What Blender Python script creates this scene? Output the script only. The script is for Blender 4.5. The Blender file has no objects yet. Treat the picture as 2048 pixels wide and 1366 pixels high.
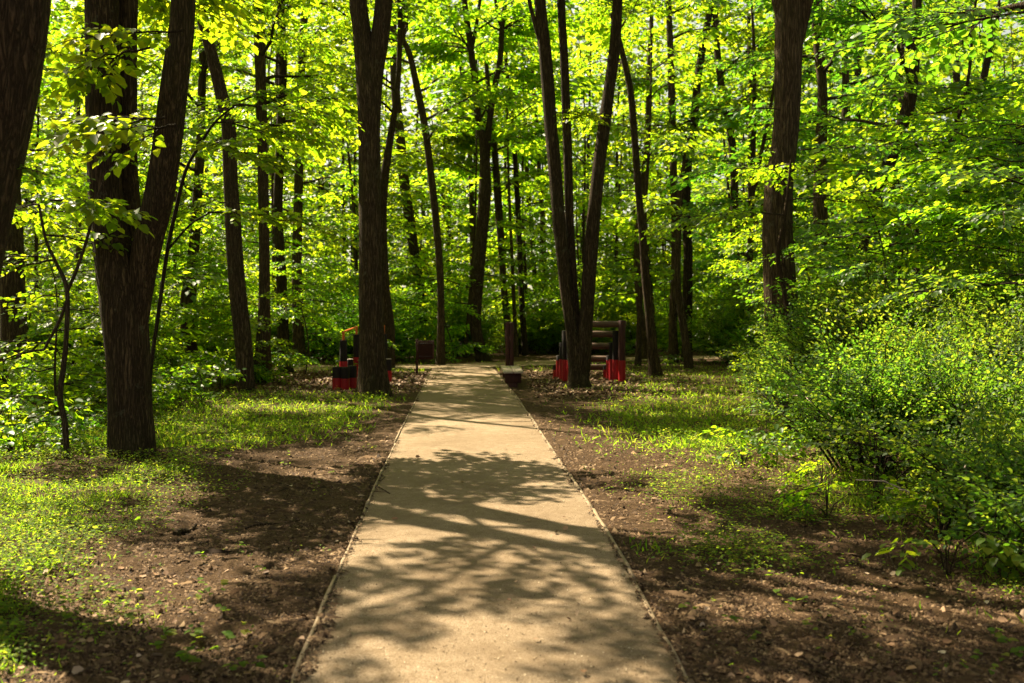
import bpy, math, random
import numpy as np
from mathutils import Vector

R = math.radians
rng = np.random.default_rng(11)
random.seed(11)
scene = bpy.context.scene
COL = scene.collection

# ------------------------------------------------------------------ camera, sky, sun, exposure
FPX, HOR, CAMH = 1991.0, 630.0, 1.6            # focal length in photo pixels, horizon row, eye height
cam_d = bpy.data.cameras.new("camera")
cam = bpy.data.objects.new("camera", cam_d); COL.objects.link(cam); scene.camera = cam
cam.location = (0, 0, CAMH); cam.rotation_euler = (R(90), 0, 0)
cam_d.sensor_width = 36; cam_d.lens = 36 * FPX / 2048
cam_d.shift_y = -(683 - HOR) / 2048
cam_d.clip_end = 1000; cam_d.clip_start = 0.05
cam_d.dof.use_dof = True; cam_d.dof.focus_distance = 10.5; cam_d.dof.aperture_fstop = 2.4

SUN_AZ, SUN_EL = R(-47), R(49)                 # azimuth clockwise from +Y (view direction)
world = bpy.data.worlds.new("World"); scene.world = world; world.use_nodes = True
wn = world.node_tree; wn.nodes.clear()
sky = wn.nodes.new("ShaderNodeTexSky"); sky.sky_type = 'NISHITA'; sky.sun_disc = False
sky.sun_elevation = SUN_EL; sky.sun_rotation = SUN_AZ; sky.air_density = 1.0; sky.dust_density = 2.0
bg = wn.nodes.new("ShaderNodeBackground"); bg.inputs[1].default_value = 0.05
wo = wn.nodes.new("ShaderNodeOutputWorld")
hs = wn.nodes.new("ShaderNodeHueSaturation"); hs.inputs["Saturation"].default_value = 0.45   # thin bright haze: a pale sky
wn.links.new(sky.outputs[0], hs.inputs["Color"]); mt = wn.nodes.new("ShaderNodeMix"); mt.data_type = 'RGBA'; mt.blend_type = 'MULTIPLY'; mt.inputs[0].default_value = 1; mt.inputs[7].default_value = (0.95, 0.88, 0.70, 1)
wn.links.new(hs.outputs[0], mt.inputs[6]); wn.links.new(mt.outputs[2], bg.inputs[0]); wn.links.new(bg.outputs[0], wo.inputs[0])
sd = bpy.data.lights.new("sun", 'SUN'); sd.energy = 5.0; sd.angle = R(0.53); sd.color = (1.0, 0.86, 0.61)
sun = bpy.data.objects.new("sun", sd); COL.objects.link(sun)
to_sun = Vector((math.sin(SUN_AZ) * math.cos(SUN_EL), math.cos(SUN_AZ) * math.cos(SUN_EL), math.sin(SUN_EL)))
sun.rotation_euler = to_sun.to_track_quat('Z', 'Y').to_euler(); sun.location = to_sun * 60
scene.view_settings.view_transform = 'Standard'; scene.view_settings.look = 'None'
scene.view_settings.exposure = 2.12; scene.view_settings.gamma = 1.0
cy = scene.cycles
cy.max_bounces = 8; cy.diffuse_bounces = 4; cy.glossy_bounces = 2; cy.transmission_bounces = 4; cy.transparent_max_bounces = 4
cy.sample_clamp_indirect = 6.0
cy.use_denoising = True

def pt(px, py, D):                              # a photo pixel at distance D
    return np.array([(px - 1024) / FPX * D, D, CAMH - (py - HOR) / FPX * D])
def gd(py): return FPX * CAMH / (py - HOR)      # distance of the ground seen at row py
def gp(px, py):
    D = gd(py); return ((px - 1024) / FPX * D, D)

# ------------------------------------------------------------------ noise
def _hash(ix, iy, s):
    h = (ix.astype(np.int64) * 374761393 + iy.astype(np.int64) * 668265263 + s * 1274126177) & 0xFFFFFFFF
    h = ((h ^ (h >> 13)) * 1274126177) & 0xFFFFFFFF
    return ((h ^ (h >> 16)) & 0xFFFF) / 65535.0
def vnoise(x, y, s=0):
    x = np.asarray(x, float); y = np.asarray(y, float)
    ix = np.floor(x); iy = np.floor(y); fx = x - ix; fy = y - iy
    fx = fx * fx * (3 - 2 * fx); fy = fy * fy * (3 - 2 * fy)
    a = _hash(ix, iy, s); b = _hash(ix + 1, iy, s); c = _hash(ix, iy + 1, s); d = _hash(ix + 1, iy + 1, s)
    return (a * (1 - fx) + b * fx) * (1 - fy) + (c * (1 - fx) + d * fx) * fy
def fbm(x, y, s=0, o=4):
    v = 0; a = 0.5
    for k in range(o):
        v = v + a * vnoise(x * 2 ** k, y * 2 ** k, s + k * 17); a *= 0.5
    return v
def sstep(a, b, x):
    t = np.clip((x - a) / (b - a), 0, 1); return t * t * (3 - 2 * t)

# ------------------------------------------------------------------ materials
def new_mat(name):
    m = bpy.data.materials.new(name); m.use_nodes = True
    nt = m.node_tree; nt.nodes.clear()
    out = nt.nodes.new("ShaderNodeOutputMaterial")
    return m, nt, out
def N(nt, t, **kw):
    n = nt.nodes.new(t)
    for k, v in kw.items(): setattr(n, k, v)
    return n
def ramp(nt, fac, stops):
    r = N(nt, "ShaderNodeValToRGB"); e = r.color_ramp.elements
    while len(e) < len(stops): e.new(0.5)
    for i, (p, c) in enumerate(stops): e[i].position = p; e[i].color = (*c, 1)
    nt.links.new(fac, r.inputs[0]); return r.outputs[0]
def noise(nt, scale, detail=4, rough=0.6, vec=None, dist=0.0):
    n = N(nt, "ShaderNodeTexNoise"); n.inputs["Scale"].default_value = scale
    n.inputs["Detail"].default_value = detail; n.inputs["Roughness"].default_value = rough; n.inputs["Distortion"].default_value = dist
    if vec is not None: nt.links.new(vec, n.inputs["Vector"])
    return n.outputs[0]
def mapping(nt, scale, coord="Object"):
    tc = N(nt, "ShaderNodeTexCoord"); mp = N(nt, "ShaderNodeMapping"); mp.inputs["Scale"].default_value = scale
    nt.links.new(tc.outputs[coord], mp.inputs[0]); return mp.outputs[0]
def mixc(nt, fac, a, b, mode='MIX'):
    m = N(nt, "ShaderNodeMix", data_type='RGBA', blend_type=mode)
    for s, v in ((0, fac), (6, a), (7, b)):
        if isinstance(v, (int, float)): m.inputs[s].default_value = v
        elif isinstance(v, tuple): m.inputs[s].default_value = (*v, 1)
        else: nt.links.new(v, m.inputs[s])
    return m.outputs[2]
def bump(nt, h, strength, dist):
    b = N(nt, "ShaderNodeBump"); b.inputs["Strength"].default_value = strength; b.inputs["Distance"].default_value = dist
    nt.links.new(h, b.inputs["Height"]); return b.outputs[0]
def principled(nt, out, col, rough=0.8, nrm=None, spec=0.3):
    p = N(nt, "ShaderNodeBsdfPrincipled"); p.inputs["Roughness"].default_value = rough
    p.inputs["Specular IOR Level"].default_value = spec
    if isinstance(col, tuple): p.inputs["Base Color"].default_value = (*col, 1)
    else: nt.links.new(col, p.inputs["Base Color"])
    if nrm is not None: nt.links.new(nrm, p.inputs["Normal"])
    nt.links.new(p.outputs[0], out.inputs[0]); return p

def leaf_mat(name, refl, trans, gloss=0.35, fac=0.55, rough=0.42):
    """refl / trans: three colours each, spread over the single leaves."""
    m, nt, out = new_mat(name)
    geo = N(nt, "ShaderNodeNewGeometry"); oi = N(nt, "ShaderNodeObjectInfo")
    rnd = geo.outputs["Random Per Island"]
    cr = ramp(nt, rnd, [(0.0, refl[0]), (0.55, refl[1]), (1.0, refl[2])])
    ct = ramp(nt, rnd, [(0.0, trans[0]), (0.55, trans[1]), (1.0, trans[2])])
    hs = []
    for c in (cr, ct):
        h = N(nt, "ShaderNodeHueSaturation")
        mr = N(nt, "ShaderNodeMapRange"); mr.inputs[3].default_value = 0.485; mr.inputs[4].default_value = 0.515
        nt.links.new(oi.outputs["Random"], mr.inputs[0]); nt.links.new(mr.outputs[0], h.inputs["Hue"])
        mv = N(nt, "ShaderNodeMapRange"); mv.inputs[3].default_value = 0.85; mv.inputs[4].default_value = 1.12
        nt.links.new(oi.outputs["Random"], mv.inputs[0]); nt.links.new(mv.outputs[0], h.inputs["Value"])
        nt.links.new(c, h.inputs["Color"]); hs.append(h.outputs[0])
    d = N(nt, "ShaderNodeBsdfPrincipled"); d.inputs["Roughness"].default_value = rough
    d.inputs["Specular IOR Level"].default_value = gloss
    nt.links.new(hs[0], d.inputs["Base Color"])
    t = N(nt, "ShaderNodeBsdfTranslucent"); nt.links.new(hs[1], t.inputs["Color"])
    mx = N(nt, "ShaderNodeMixShader"); mx.inputs[0].default_value = fac
    nt.links.new(d.outputs[0], mx.inputs[1]); nt.links.new(t.outputs[0], mx.inputs[2])
    nt.links.new(mx.outputs[0], out.inputs[0])
    return m

def bark_mat(name, c0, c1, moss=0.35, scale=1.0):
    m, nt, out = new_mat(name)
    v = mapping(nt, (34 * scale, 34 * scale, 3.2 * scale))
    f0 = noise(nt, 1.0, 4, 0.55, v, 0.8)
    ab = N(nt, "ShaderNodeMath", operation='SUBTRACT'); ab.inputs[1].default_value = 0.5; nt.links.new(f0, ab.inputs[0])
    ab2 = N(nt, "ShaderNodeMath", operation='ABSOLUTE'); nt.links.new(ab.outputs[0], ab2.inputs[0])
    f = N(nt, "ShaderNodeMath", operation='MULTIPLY'); f.inputs[1].default_value = 4.5; f.use_clamp = True; nt.links.new(ab2.outputs[0], f.inputs[0]); f = f.outputs[0]
    fine = noise(nt, 70 * scale, 4, 0.7, mapping(nt, (1, 1, 0.4)))
    col = ramp(nt, f, [(0.05, tuple(x * 0.28 for x in c0)), (0.4, c0), (0.9, c1)])
    col = mixc(nt, ramp(nt, fine, [(0.4, (0, 0, 0)), (0.7, (0.6, 0.6, 0.6))]), col, tuple(x * 0.6 for x in c0))
    big = noise(nt, 0.9, 3, 0.6, mapping(nt, (1, 1, 0.6)))
    oi = N(nt, "ShaderNodeObjectInfo"); hv = N(nt, "ShaderNodeHueSaturation"); mr = N(nt, "ShaderNodeMapRange"); mr.inputs[3].default_value = 0.75; mr.inputs[4].default_value = 1.45
    nt.links.new(oi.outputs["Random"], mr.inputs[0]); nt.links.new(mr.outputs[0], hv.inputs["Value"]); nt.links.new(col, hv.inputs["Color"]); col = hv.outputs[0]
    li = noise(nt, 5.5, 5, 0.75, mapping(nt, (1, 1, 0.7)))
    col = mixc(nt, ramp(nt, li, [(0.6, (0, 0, 0)), (0.68, (0.5, 0.5, 0.5))]), col, (0.12, 0.115, 0.07))
    mo = ramp(nt, big, [(0.5, (0, 0, 0)), (0.72, (moss, moss, moss))])
    col = mixc(nt, mo, col, (0.042, 0.045, 0.014))
    h = N(nt, "ShaderNodeMath", operation='MULTIPLY_ADD'); h.inputs[1].default_value = 0.3
    nt.links.new(fine, h.inputs[0]); nt.links.new(f, h.inputs[2])
    principled(nt, out, col, 0.95, bump(nt, h.outputs[0], 1.0, 0.022), 0.1)
    return m

M = {}
M['bark'] = bark_mat("bark_dark", (0.064, 0.043, 0.024), (0.135, 0.092, 0.051))
M['bark2'] = bark_mat("bark_warm", (0.070, 0.046, 0.025), (0.145, 0.098, 0.055), 0.2, 0.8)
M['twig'] = bark_mat("twig_bark", (0.07, 0.05, 0.03), (0.13, 0.095, 0.06), 0.2, 2.0)
M['leaf'] = leaf_mat("linden_leaf", [(0.034, 0.085, 0.008), (0.052, 0.115, 0.010), (0.082, 0.145, 0.013)],
                     [(0.20, 0.40, 0.008), (0.36, 0.57, 0.010), (0.66, 0.74, 0.02)], 0.3, 0.62)
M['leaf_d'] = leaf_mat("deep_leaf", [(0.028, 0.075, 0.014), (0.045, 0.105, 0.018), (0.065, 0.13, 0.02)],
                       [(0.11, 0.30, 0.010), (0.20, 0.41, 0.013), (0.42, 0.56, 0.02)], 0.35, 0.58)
M['leaf_s'] = leaf_mat("shrub_leaf", [(0.034, 0.078, 0.014), (0.052, 0.105, 0.018), (0.09, 0.145, 0.025)],
                       [(0.12, 0.27, 0.012), (0.22, 0.38, 0.018), (0.48, 0.56, 0.035)], 0.22, 0.52, 0.55)
M['grass'] = leaf_mat("grass_blade", [(0.06, 0.12, 0.012), (0.09, 0.15, 0.016), (0.15, 0.16, 0.03)],
                      [(0.20, 0.40, 0.010), (0.34, 0.52, 0.016), (0.56, 0.58, 0.04)], 0.12, 0.6, 0.7)
M['weed'] = leaf_mat("weed_leaf", [(0.06, 0.12, 0.016), (0.09, 0.15, 0.022), (0.17, 0.17, 0.03)],
                     [(0.20, 0.40, 0.012), (0.34, 0.52, 0.02), (0.62, 0.62, 0.05)], 0.12, 0.58, 0.7)
def island_mat(name, stops, rough=0.9, nscale=None):
    m, nt, out = new_mat(name)
    geo = N(nt, "ShaderNodeNewGeometry")
    principled(nt, out, ramp(nt, geo.outputs["Random Per Island"], stops), rough, None, 0.2); return m
M['chip'] = island_mat("mulch", [(0, (0.018, 0.010, 0.005)), (0.4, (0.060, 0.034, 0.017)), (0.8, (0.118, 0.073, 0.038)), (0.985, (0.18, 0.12, 0.066)), (1, (0.27, 0.19, 0.115))])
M['dry'] = island_mat("dry_leaves", [(0, (0.07, 0.035, 0.018)), (0.5, (0.17, 0.09, 0.045)), (0.85, (0.27, 0.17, 0.10)), (1, (0.42, 0.33, 0.24))], 0.7)
M['grit'] = island_mat("path_grit", [(0, (0.05, 0.032, 0.018)), (0.45, (0.14, 0.095, 0.052)), (0.8, (0.27, 0.2, 0.12)), (1, (0.45, 0.37, 0.26))])

# soil
m, nt, out = new_mat("soil"); M['soil'] = m
v = mapping(nt, (1, 1, 1)); a = noise(nt, 1.1, 5, 0.6, v); b = noise(nt, 26, 6, 0.75, v); c = noise(nt, 110, 3, 0.7, v)
col = ramp(nt, b, [(0.3, (0.017, 0.0095, 0.005)), (0.5, (0.058, 0.033, 0.0165)), (0.64, (0.112, 0.068, 0.035)), (0.76, (0.20, 0.133, 0.075))])
col = mixc(nt, ramp(nt, a, [(0.35, (0, 0, 0)), (0.7, (0.55, 0.55, 0.55))]), col, (0.085, 0.050, 0.024))
hh = N(nt, "ShaderNodeMath", operation='ADD'); nt.links.new(b, hh.inputs[0]); nt.links.new(c, hh.inputs[1])
principled(nt, out, col, 0.95, bump(nt, hh.outputs[0], 0.9, 0.03), 0.1)
# sand path
m, nt, out = new_mat("compacted_sand"); M['sand'] = m
v = mapping(nt, (1, 1, 1)); a = noise(nt, 0.9, 5, 0.62, v, 0.4); b = noise(nt, 120, 3, 0.8, v); c = noise(nt, 9, 6, 0.75, v)
col = ramp(nt, a, [(0.3, (0.225, 0.166, 0.108)), (0.55, (0.30, 0.226, 0.152)), (0.75, (0.355, 0.275, 0.19))])
col = mixc(nt, ramp(nt, c, [(0.42, (0, 0, 0)), (0.7, (0.7, 0.7, 0.7))]), col, (0.145, 0.098, 0.055))
stain = noise(nt, 0.55, 4, 0.6, v, 0.8); col = mixc(nt, ramp(nt, stain, [(0.46, (0, 0, 0)), (0.7, (0.6, 0.6, 0.6))]), col, (0.16, 0.112, 0.068))
col = mixc(nt, ramp(nt, b, [(0.47, (0, 0, 0)), (0.62, (0.9, 0.9, 0.9))]), col, (0.12, 0.078, 0.04))
col = mixc(nt, ramp(nt, b, [(0.25, (0.45, 0.45, 0.45)), (0.36, (0, 0, 0))]), col, (0.40, 0.32, 0.21))
hh = N(nt, "ShaderNodeMath", operation='MULTIPLY_ADD'); hh.inputs[1].default_value = 0.6
nt.links.new(c, hh.inputs[0]); nt.links.new(b, hh.inputs[2])
principled(nt, out, col, 0.95, bump(nt, hh.outputs[0], 0.9, 0.015), 0.1)
# timber edging
def wood_mat(name, c0, c1, axis=(3, 40, 40), rough=0.8):
    m, nt, out = new_mat(name)
    f = noise(nt, 1.0, 5, 0.65, mapping(nt, axis), 0.5); g = noise(nt, 3.0, 4, 0.6)
    col = ramp(nt, f, [(0.3, c0), (0.7, c1)])
    col = mixc(nt, ramp(nt, g, [(0.5, (0, 0, 0)), (0.75, (0.5, 0.5, 0.5))]), col, tuple(x * 0.55 for x in c0))
    principled(nt, out, col, rough, bump(nt, f, 0.6, 0.006), 0.25); return m
M['edge'] = wood_mat("edging_board", (0.15, 0.105, 0.06), (0.25, 0.185, 0.115), (30, 3, 30))
M['plank'] = wood_mat("weathered_plank", (0.30, 0.22, 0.18), (0.54, 0.43, 0.37), (40, 3, 40))
M['brown'] = wood_mat("red_brown_stain", (0.030, 0.009, 0.008), (0.060, 0.018, 0.015), (40, 40, 3), 0.75)
M['black'] = wood_mat("black_stain", (0.007, 0.0045, 0.005), (0.016, 0.009, 0.009), (40, 40, 3), 0.85)
M['red'] = wood_mat("red_paint", (0.22, 0.005, 0.009), (0.34, 0.010, 0.015), (40, 40, 3), 0.5)
M['log'] = wood_mat("log_rung", (0.06, 0.03, 0.022), (0.13, 0.075, 0.05), (3, 40, 40), 0.7)
M['cut'] = wood_mat("cut_wood_top", (0.36, 0.27, 0.23), (0.55, 0.45, 0.40), (20, 20, 20), 0.85)
M['orange'] = wood_mat("orange_rail", (0.50, 0.10, 0.02), (0.62, 0.16, 0.03), (3, 3, 3), 0.45)

# ------------------------------------------------------------------ mesh building
class MB:
    """collects polygons (numpy), one material index per face"""
    def __init__(s): s.v = []; s.f = {3: [], 4: []}; s.m = {3: [], 4: []}; s.n = 0
    def add(s, v, f, mat=0):
        v = np.asarray(v, float).reshape(-1, 3); f = np.asarray(f, np.int64)
        k = f.shape[1]; s.v.append(v); s.f[k].append(f + s.n); s.m[k].append(np.broadcast_to(np.asarray(mat, np.int32), (len(f),)).copy()); s.n += len(v)
    def build(s, name, mats, parent=None, smooth=False, loc=None):
        me = bpy.data.meshes.new(name)
        V = np.concatenate(s.v) if s.v else np.zeros((0, 3))
        loops, starts, mi = [], [], []; pos = 0
        for k in (3, 4):
            if s.f[k]:
                F = np.concatenate(s.f[k]); loops.append(F.ravel()); starts.append(pos + np.arange(len(F)) * k)
                pos += F.size; mi.append(np.concatenate(s.m[k]))
        me.vertices.add(len(V)); me.vertices.foreach_set("co", V.astype(np.float32).ravel())
        if loops:
            L = np.concatenate(loops); S = np.concatenate(starts)
            me.loops.add(len(L)); me.loops.foreach_set("vertex_index", L.astype(np.int32))
            me.polygons.add(len(S)); me.polygons.foreach_set("loop_start", S.astype(np.int32))
            me.polygons.foreach_set("material_index", np.concatenate(mi))
            if smooth: me.polygons.foreach_set("use_smooth", np.ones(len(S), bool))
        for mm in (mats if isinstance(mats, (list, tuple)) else [mats]): me.materials.append(mm)
        me.update(calc_edges=True); me.validate()
        o = bpy.data.objects.new(name, me); COL.objects.link(o)
        if parent is not None: o.parent = parent
        if loc is not None: o.location = loc
        return o

def nrm(a):
    a = np.asarray(a, float); return a / np.maximum(np.linalg.norm(a, axis=-1, keepdims=True), 1e-9)

def tube(mb, pts, rad, nseg=8, mat=0, rough=0.0, seed=0, cap=True, sub=1, lobes=0.0):
    pts = np.asarray(pts, float); rad = np.asarray(rad, float)
    if sub > 1:                                           # Catmull-Rom refinement
        P = np.vstack([2 * pts[0] - pts[1], pts, 2 * pts[-1] - pts[-2]]); q = []; rr = []
        for i in range(len(pts) - 1):
            p0, p1, p2, p3 = P[i:i + 4]
            for t in np.arange(sub) / sub:
                q.append(0.5 * (2 * p1 + (p2 - p0) * t + (2 * p0 - 5 * p1 + 4 * p2 - p3) * t * t + (3 * p1 - p0 - 3 * p2 + p3) * t ** 3))
                rr.append(rad[i] * (1 - t) + rad[i + 1] * t)
        q.append(pts[-1]); rr.append(rad[-1]); pts = np.array(q); rad = np.array(rr)
    n = len(pts); T = nrm(np.gradient(pts, axis=0))
    ref = np.array([1.0, 0, 0]) if abs(T[0][0]) < 0.9 else np.array([0, 1.0, 0])
    U = nrm(ref - T * (T @ ref)[:, None]); W = np.cross(T, U)
    th = np.arange(nseg) / nseg * 2 * np.pi
    r = np.repeat(rad[:, None], nseg, 1)
    if rough > 0 or lobes > 0:
        s = np.concatenate([[0], np.cumsum(np.linalg.norm(np.diff(pts, axis=0), axis=1))])
        tt, ss = np.meshgrid(th, s)
        if rough > 0:
            ridge = np.abs(vnoise((np.cos(tt) + 2) * 4.5 + seed, (np.sin(tt) + 2) * 4.5 + ss * 0.8, seed) - 0.5) * 2
            r = r * (1 + rough * (0.5 - ridge)) * (1 + 1.2 * rough * (fbm(np.cos(tt) * 1.2 + ss * 0.9 + 7, np.sin(tt) * 1.2 + ss * 0.6, seed + 5, 2) - 0.4))
        if lobes > 0:
            k = np.exp(-np.maximum(pts[:, 2] - pts[0, 2], 0) / 0.45)[:, None]
            r = r * (1 + lobes * k * (0.55 + 0.6 * np.cos(tt * 4 + seed) + 0.35 * np.cos(tt * 3 + seed * 2)))
    V = pts[:, None, :] + (U[:, None, :] * np.cos(th)[None, :, None] + W[:, None, :] * np.sin(th)[None, :, None]) * r[:, :, None]
    i, j = np.meshgrid(np.arange(n - 1), np.arange(nseg), indexing='ij'); j2 = (j + 1) % nseg
    F = np.stack([i * nseg + j, i * nseg + j2, (i + 1) * nseg + j2, (i + 1) * nseg + j], -1).reshape(-1, 4)
    V = V.reshape(-1, 3)
    mb.add(V, F, mat)
    if cap:
        for k, e in ((0, 0), (n - 1, (n - 1) * nseg)):
            base = mb.n; ring = V[e:e + nseg]; c = pts[k]
            jj = np.arange(nseg); tri = np.stack([np.full(nseg, nseg), jj, (jj + 1) % nseg], -1)
            if k == 0: tri = tri[:, [0, 2, 1]]
            mb.add(np.vstack([ring, c]), tri, mat)

def box(mb, c, s, mat=0, bev=0.0, rz=0.0):
    c = np.asarray(c, float); hx, hy, hz = np.asarray(s, float) / 2; b = min(bev, hx * .9, hy * .9, hz * .9)
    if b <= 0:
        V = np.array([[x, y, z] for z in (-hz, hz) for x, y in ((-hx, -hy), (hx, -hy), (hx, hy), (-hx, hy))])
        F = [[0, 3, 2, 1], [4, 5, 6, 7], [0, 1, 5, 4], [1, 2, 6, 5], [2, 3, 7, 6], [3, 0, 4, 7]]
    else:
        rings = []
        for z, i in ((-hz, b), (-hz + b, 0), (hz - b, 0), (hz, b)):
            x, y = hx - i, hy - i; q = b if i == 0 else b * 0.5
            rings.append([[-x + q, -y, z], [x - q, -y, z], [x, -y + q, z], [x, y - q, z], [x - q, y, z], [-x + q, y, z], [-x, y - q, z], [-x, -y + q, z]])
        V = np.array(rings).reshape(-1, 3); F = []
        for k in range(3):
            for j in range(8): F.append([k * 8 + j, k * 8 + (j + 1) % 8, (k + 1) * 8 + (j + 1) % 8, (k + 1) * 8 + j])
        for k, fl in ((0, 1), (24, 0)):
            for q in ([0, 1, 2, 3], [0, 3, 4, 7], [4, 5, 6, 7]):
                q = [k + i for i in q]; F.append(q[::-1] if fl else q)
    if rz:
        ca, sa = math.cos(rz), math.sin(rz); V = V @ np.array([[ca, sa, 0], [-sa, ca, 0], [0, 0, 1]])
    mb.add(V + c, F, mat)

# leaves --------------------------------------------------------------------------------------
L6 = np.array([[0, 0, 0], [0.22, 0.36, 0.07], [0.66, 0.30, 0.05], [1, 0, -0.10], [0.66, -0.30, 0.05], [0.22, -0.36, 0.07]])
F6 = np.array([[0, 3, 2, 1], [0, 5, 4, 3]])
L4 = np.array([[0, 0, 0], [0.42, 0.34, 0.06], [1, 0, -0.06], [0.42, -0.34, 0.06]])
F4 = np.array([[0, 2, 1], [0, 3, 2]])
def add_leaves(mb, P, Fw, Nm, S, shape=6, mat=0, width=1.0):
    P = np.asarray(P); Fw = nrm(Fw); side = nrm(np.cross(Nm, Fw)); up = np.cross(Fw, side)
    L, F = (L6, F6) if shape == 6 else (L4, F4)
    k = len(L); n = len(P)
    V = P[:, None, :] + (Fw[:, None, :] * L[None, :, 0:1] + side[:, None, :] * (L[None, :, 1:2] * width) + up[:, None, :] * L[None, :, 2:3]) * np.asarray(S)[:, None, None]
    FF = (F[None] + (np.arange(n) * k)[:, None, None]).reshape(-1, F.shape[1])
    mb.add(V.reshape(-1, 3), FF, mat if np.isscalar(mat) else np.repeat(mat, len(F)))

class Spray:
    """one leafy side branch lying nearly flat: leaves along side twigs, unit length along +X"""
    def __init__(s, seed, n_tw=9, gap=0.085, leaf=0.085, droop=0.28, spread=0.62, tilt=0.35):
        g = np.random.default_rng(seed); P, Fw, Nn, S, tw = [], [], [], [], []
        ax = lambda t: np.array([t, 0.06 * math.sin(t * 5 + seed), 0.10 * t - droop * t * t + 0.02 * math.sin(9 * t + seed)])
        tw.append(([ax(t) for t in (0, .25, .5, .75, 1)], .012))
        def leaves(p0, d, ln, sz):
            n = max(2, int(ln / gap)); pts = []
            for i in range(n + 1):
                t = i / n; p = p0 + d * ln * t + np.array([0, 0, -0.25 * droop * (ln * t) ** 2 * 2]); pts.append(p)
                if i == 0: continue
                for sd in ((-1, 1) if i < n else (0,)):
                    if g.random() < 0.1: continue
                    ang = sd * g.uniform(0.6, 1.15)
                    ca, sa = math.cos(ang), math.sin(ang)
                    f = np.array([d[0] * ca - d[1] * sa, d[0] * sa + d[1] * ca, d[2] - g.uniform(0.05, 0.55)])
                    nn = np.array([g.normal(0, tilt), g.normal(0, tilt), 1.0])
                    P.append(p + g.normal(0, 0.012, 3)); Fw.append(f); Nn.append(nn); S.append(sz * g.uniform(0.65, 1.2))
            return pts
        leaves(np.zeros(3) + ax(0.3), nrm(ax(1) - ax(0.3)), 0.72, leaf)
        for i in range(n_tw):
            t = 0.12 + 0.82 * (i + g.uniform(-.2, .2)) / n_tw; sd = 1 if i % 2 else -1
            a = sd * g.uniform(0.65, 1.05); ln = (spread * (1 - 0.75 * t) + 0.08) * g.uniform(0.7, 1.15)
            d = nrm(np.array([math.cos(a), math.sin(a), g.uniform(-0.12, 0.12)]))
            tw.append((leaves(ax(t), d, ln, leaf), .006))
        s.P = np.array(P); s.F = nrm(np.array(Fw)); s.N = nrm(np.array(Nn)); s.S = np.array(S); s.tw = tw
SPR = [Spray(k, n_tw=8 + k % 4, leaf=0.090 + 0.010 * (k % 3)) for k in range(8)]            # ~120 leaves each
SPR_BIG = [Spray(50 + k, n_tw=6, gap=0.13, leaf=0.15, droop=0.4) for k in range(5)]        # fewer, larger leaves
SPR_FAR = [Spray(80 + k, n_tw=6, gap=0.15, leaf=0.19, tilt=0.4) for k in range(6)]
SPR_SH = [Spray(120 + k, n_tw=8, gap=0.085, leaf=0.080, droop=0.12, spread=0.5, tilt=0.7) for k in range(6)]

def place_spray(mb, sp, pos, d, size, roll=0.0, shape=6, lmat=0, tmat=1, twigs=True, leaf_scale=1.0, width=1.0, keep=1.0):
    d = nrm(d); up = np.array([0, 0, 1.0]); sd = nrm(np.cross(up, d)); nz = np.cross(d, sd)
    cr, sr = math.cos(roll), math.sin(roll); sd, nz = sd * cr + nz * sr, nz * cr - sd * sr
    A = np.stack([d, sd, nz])                                  # rows
    sel = slice(None) if keep >= 1 else rng.random(len(sp.P)) < keep
    add_leaves(mb, sp.P[sel] @ A * size + pos, sp.F[sel] @ A, sp.N[sel] @ A, sp.S[sel] * size * leaf_scale, shape, lmat, width)
    if twigs:
        for pts, r in sp.tw[: (99 if twigs is True else twigs)]:
            pts = np.array(pts) @ A * size + pos
            tube(mb, pts, np.linspace(r, r * 0.35, len(pts)) * size, 3, tmat, cap=False)

def add_limb(mb, p0, az, el, ln, r0, g, sprays, size, shape, twigs, lmat=0, leaf_scale=1.0, n=None, tubes=True, keep=1.0):
    """a limb from p0 with sprays to both sides and at its tip"""
    t = np.linspace(0, 1, 6); bend = g.uniform(-0.25, 0.25)
    d = np.array([math.cos(az) * math.cos(el), math.sin(az) * math.cos(el), math.sin(el)])
    sdv = np.array([-math.sin(az), math.cos(az), 0])
    pts = p0 + np.outer(t, d) * ln + np.outer(t ** 2, sdv) * bend * ln * 0.5 + np.outer(t ** 2, [0, 0, -1]) * ln * 0.16
    pts[1:-1] += g.normal(0, 0.03 * ln, (4, 3)) * 0.6
    if tubes: tube(mb, pts, np.linspace(r0, max(0.006, r0 * 0.18), 6), 5, 1, cap=False)
    n = n or max(3, int(ln * 3.0))
    for i in range(n):
        u = 0.25 + 0.75 * (i + g.uniform(0, .6)) / n
        k = min(u, 1) * 5; a = int(min(k, 4)); p = pts[a] * (1 - (k - a)) + pts[a + 1] * (k - a)
        dd = nrm(pts[a + 1] - pts[a]); ya = (1 if i % 2 else -1) * g.uniform(0.35, 1.1)
        if i == n - 1: ya = 0; p = pts[-1]
        c, s_ = math.cos(ya), math.sin(ya)
        dv = np.array([dd[0] * c - dd[1] * s_, dd[0] * s_ + dd[1] * c, dd[2] * 0.35 + g.uniform(-0.15, 0.18)])
        place_spray(mb, sprays[g.integers(len(sprays))], p, dv, size * g.uniform(0.75, 1.25), g.normal(0, 0.25), shape, lmat, 1, twigs, leaf_scale, 1.0, keep)

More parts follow.
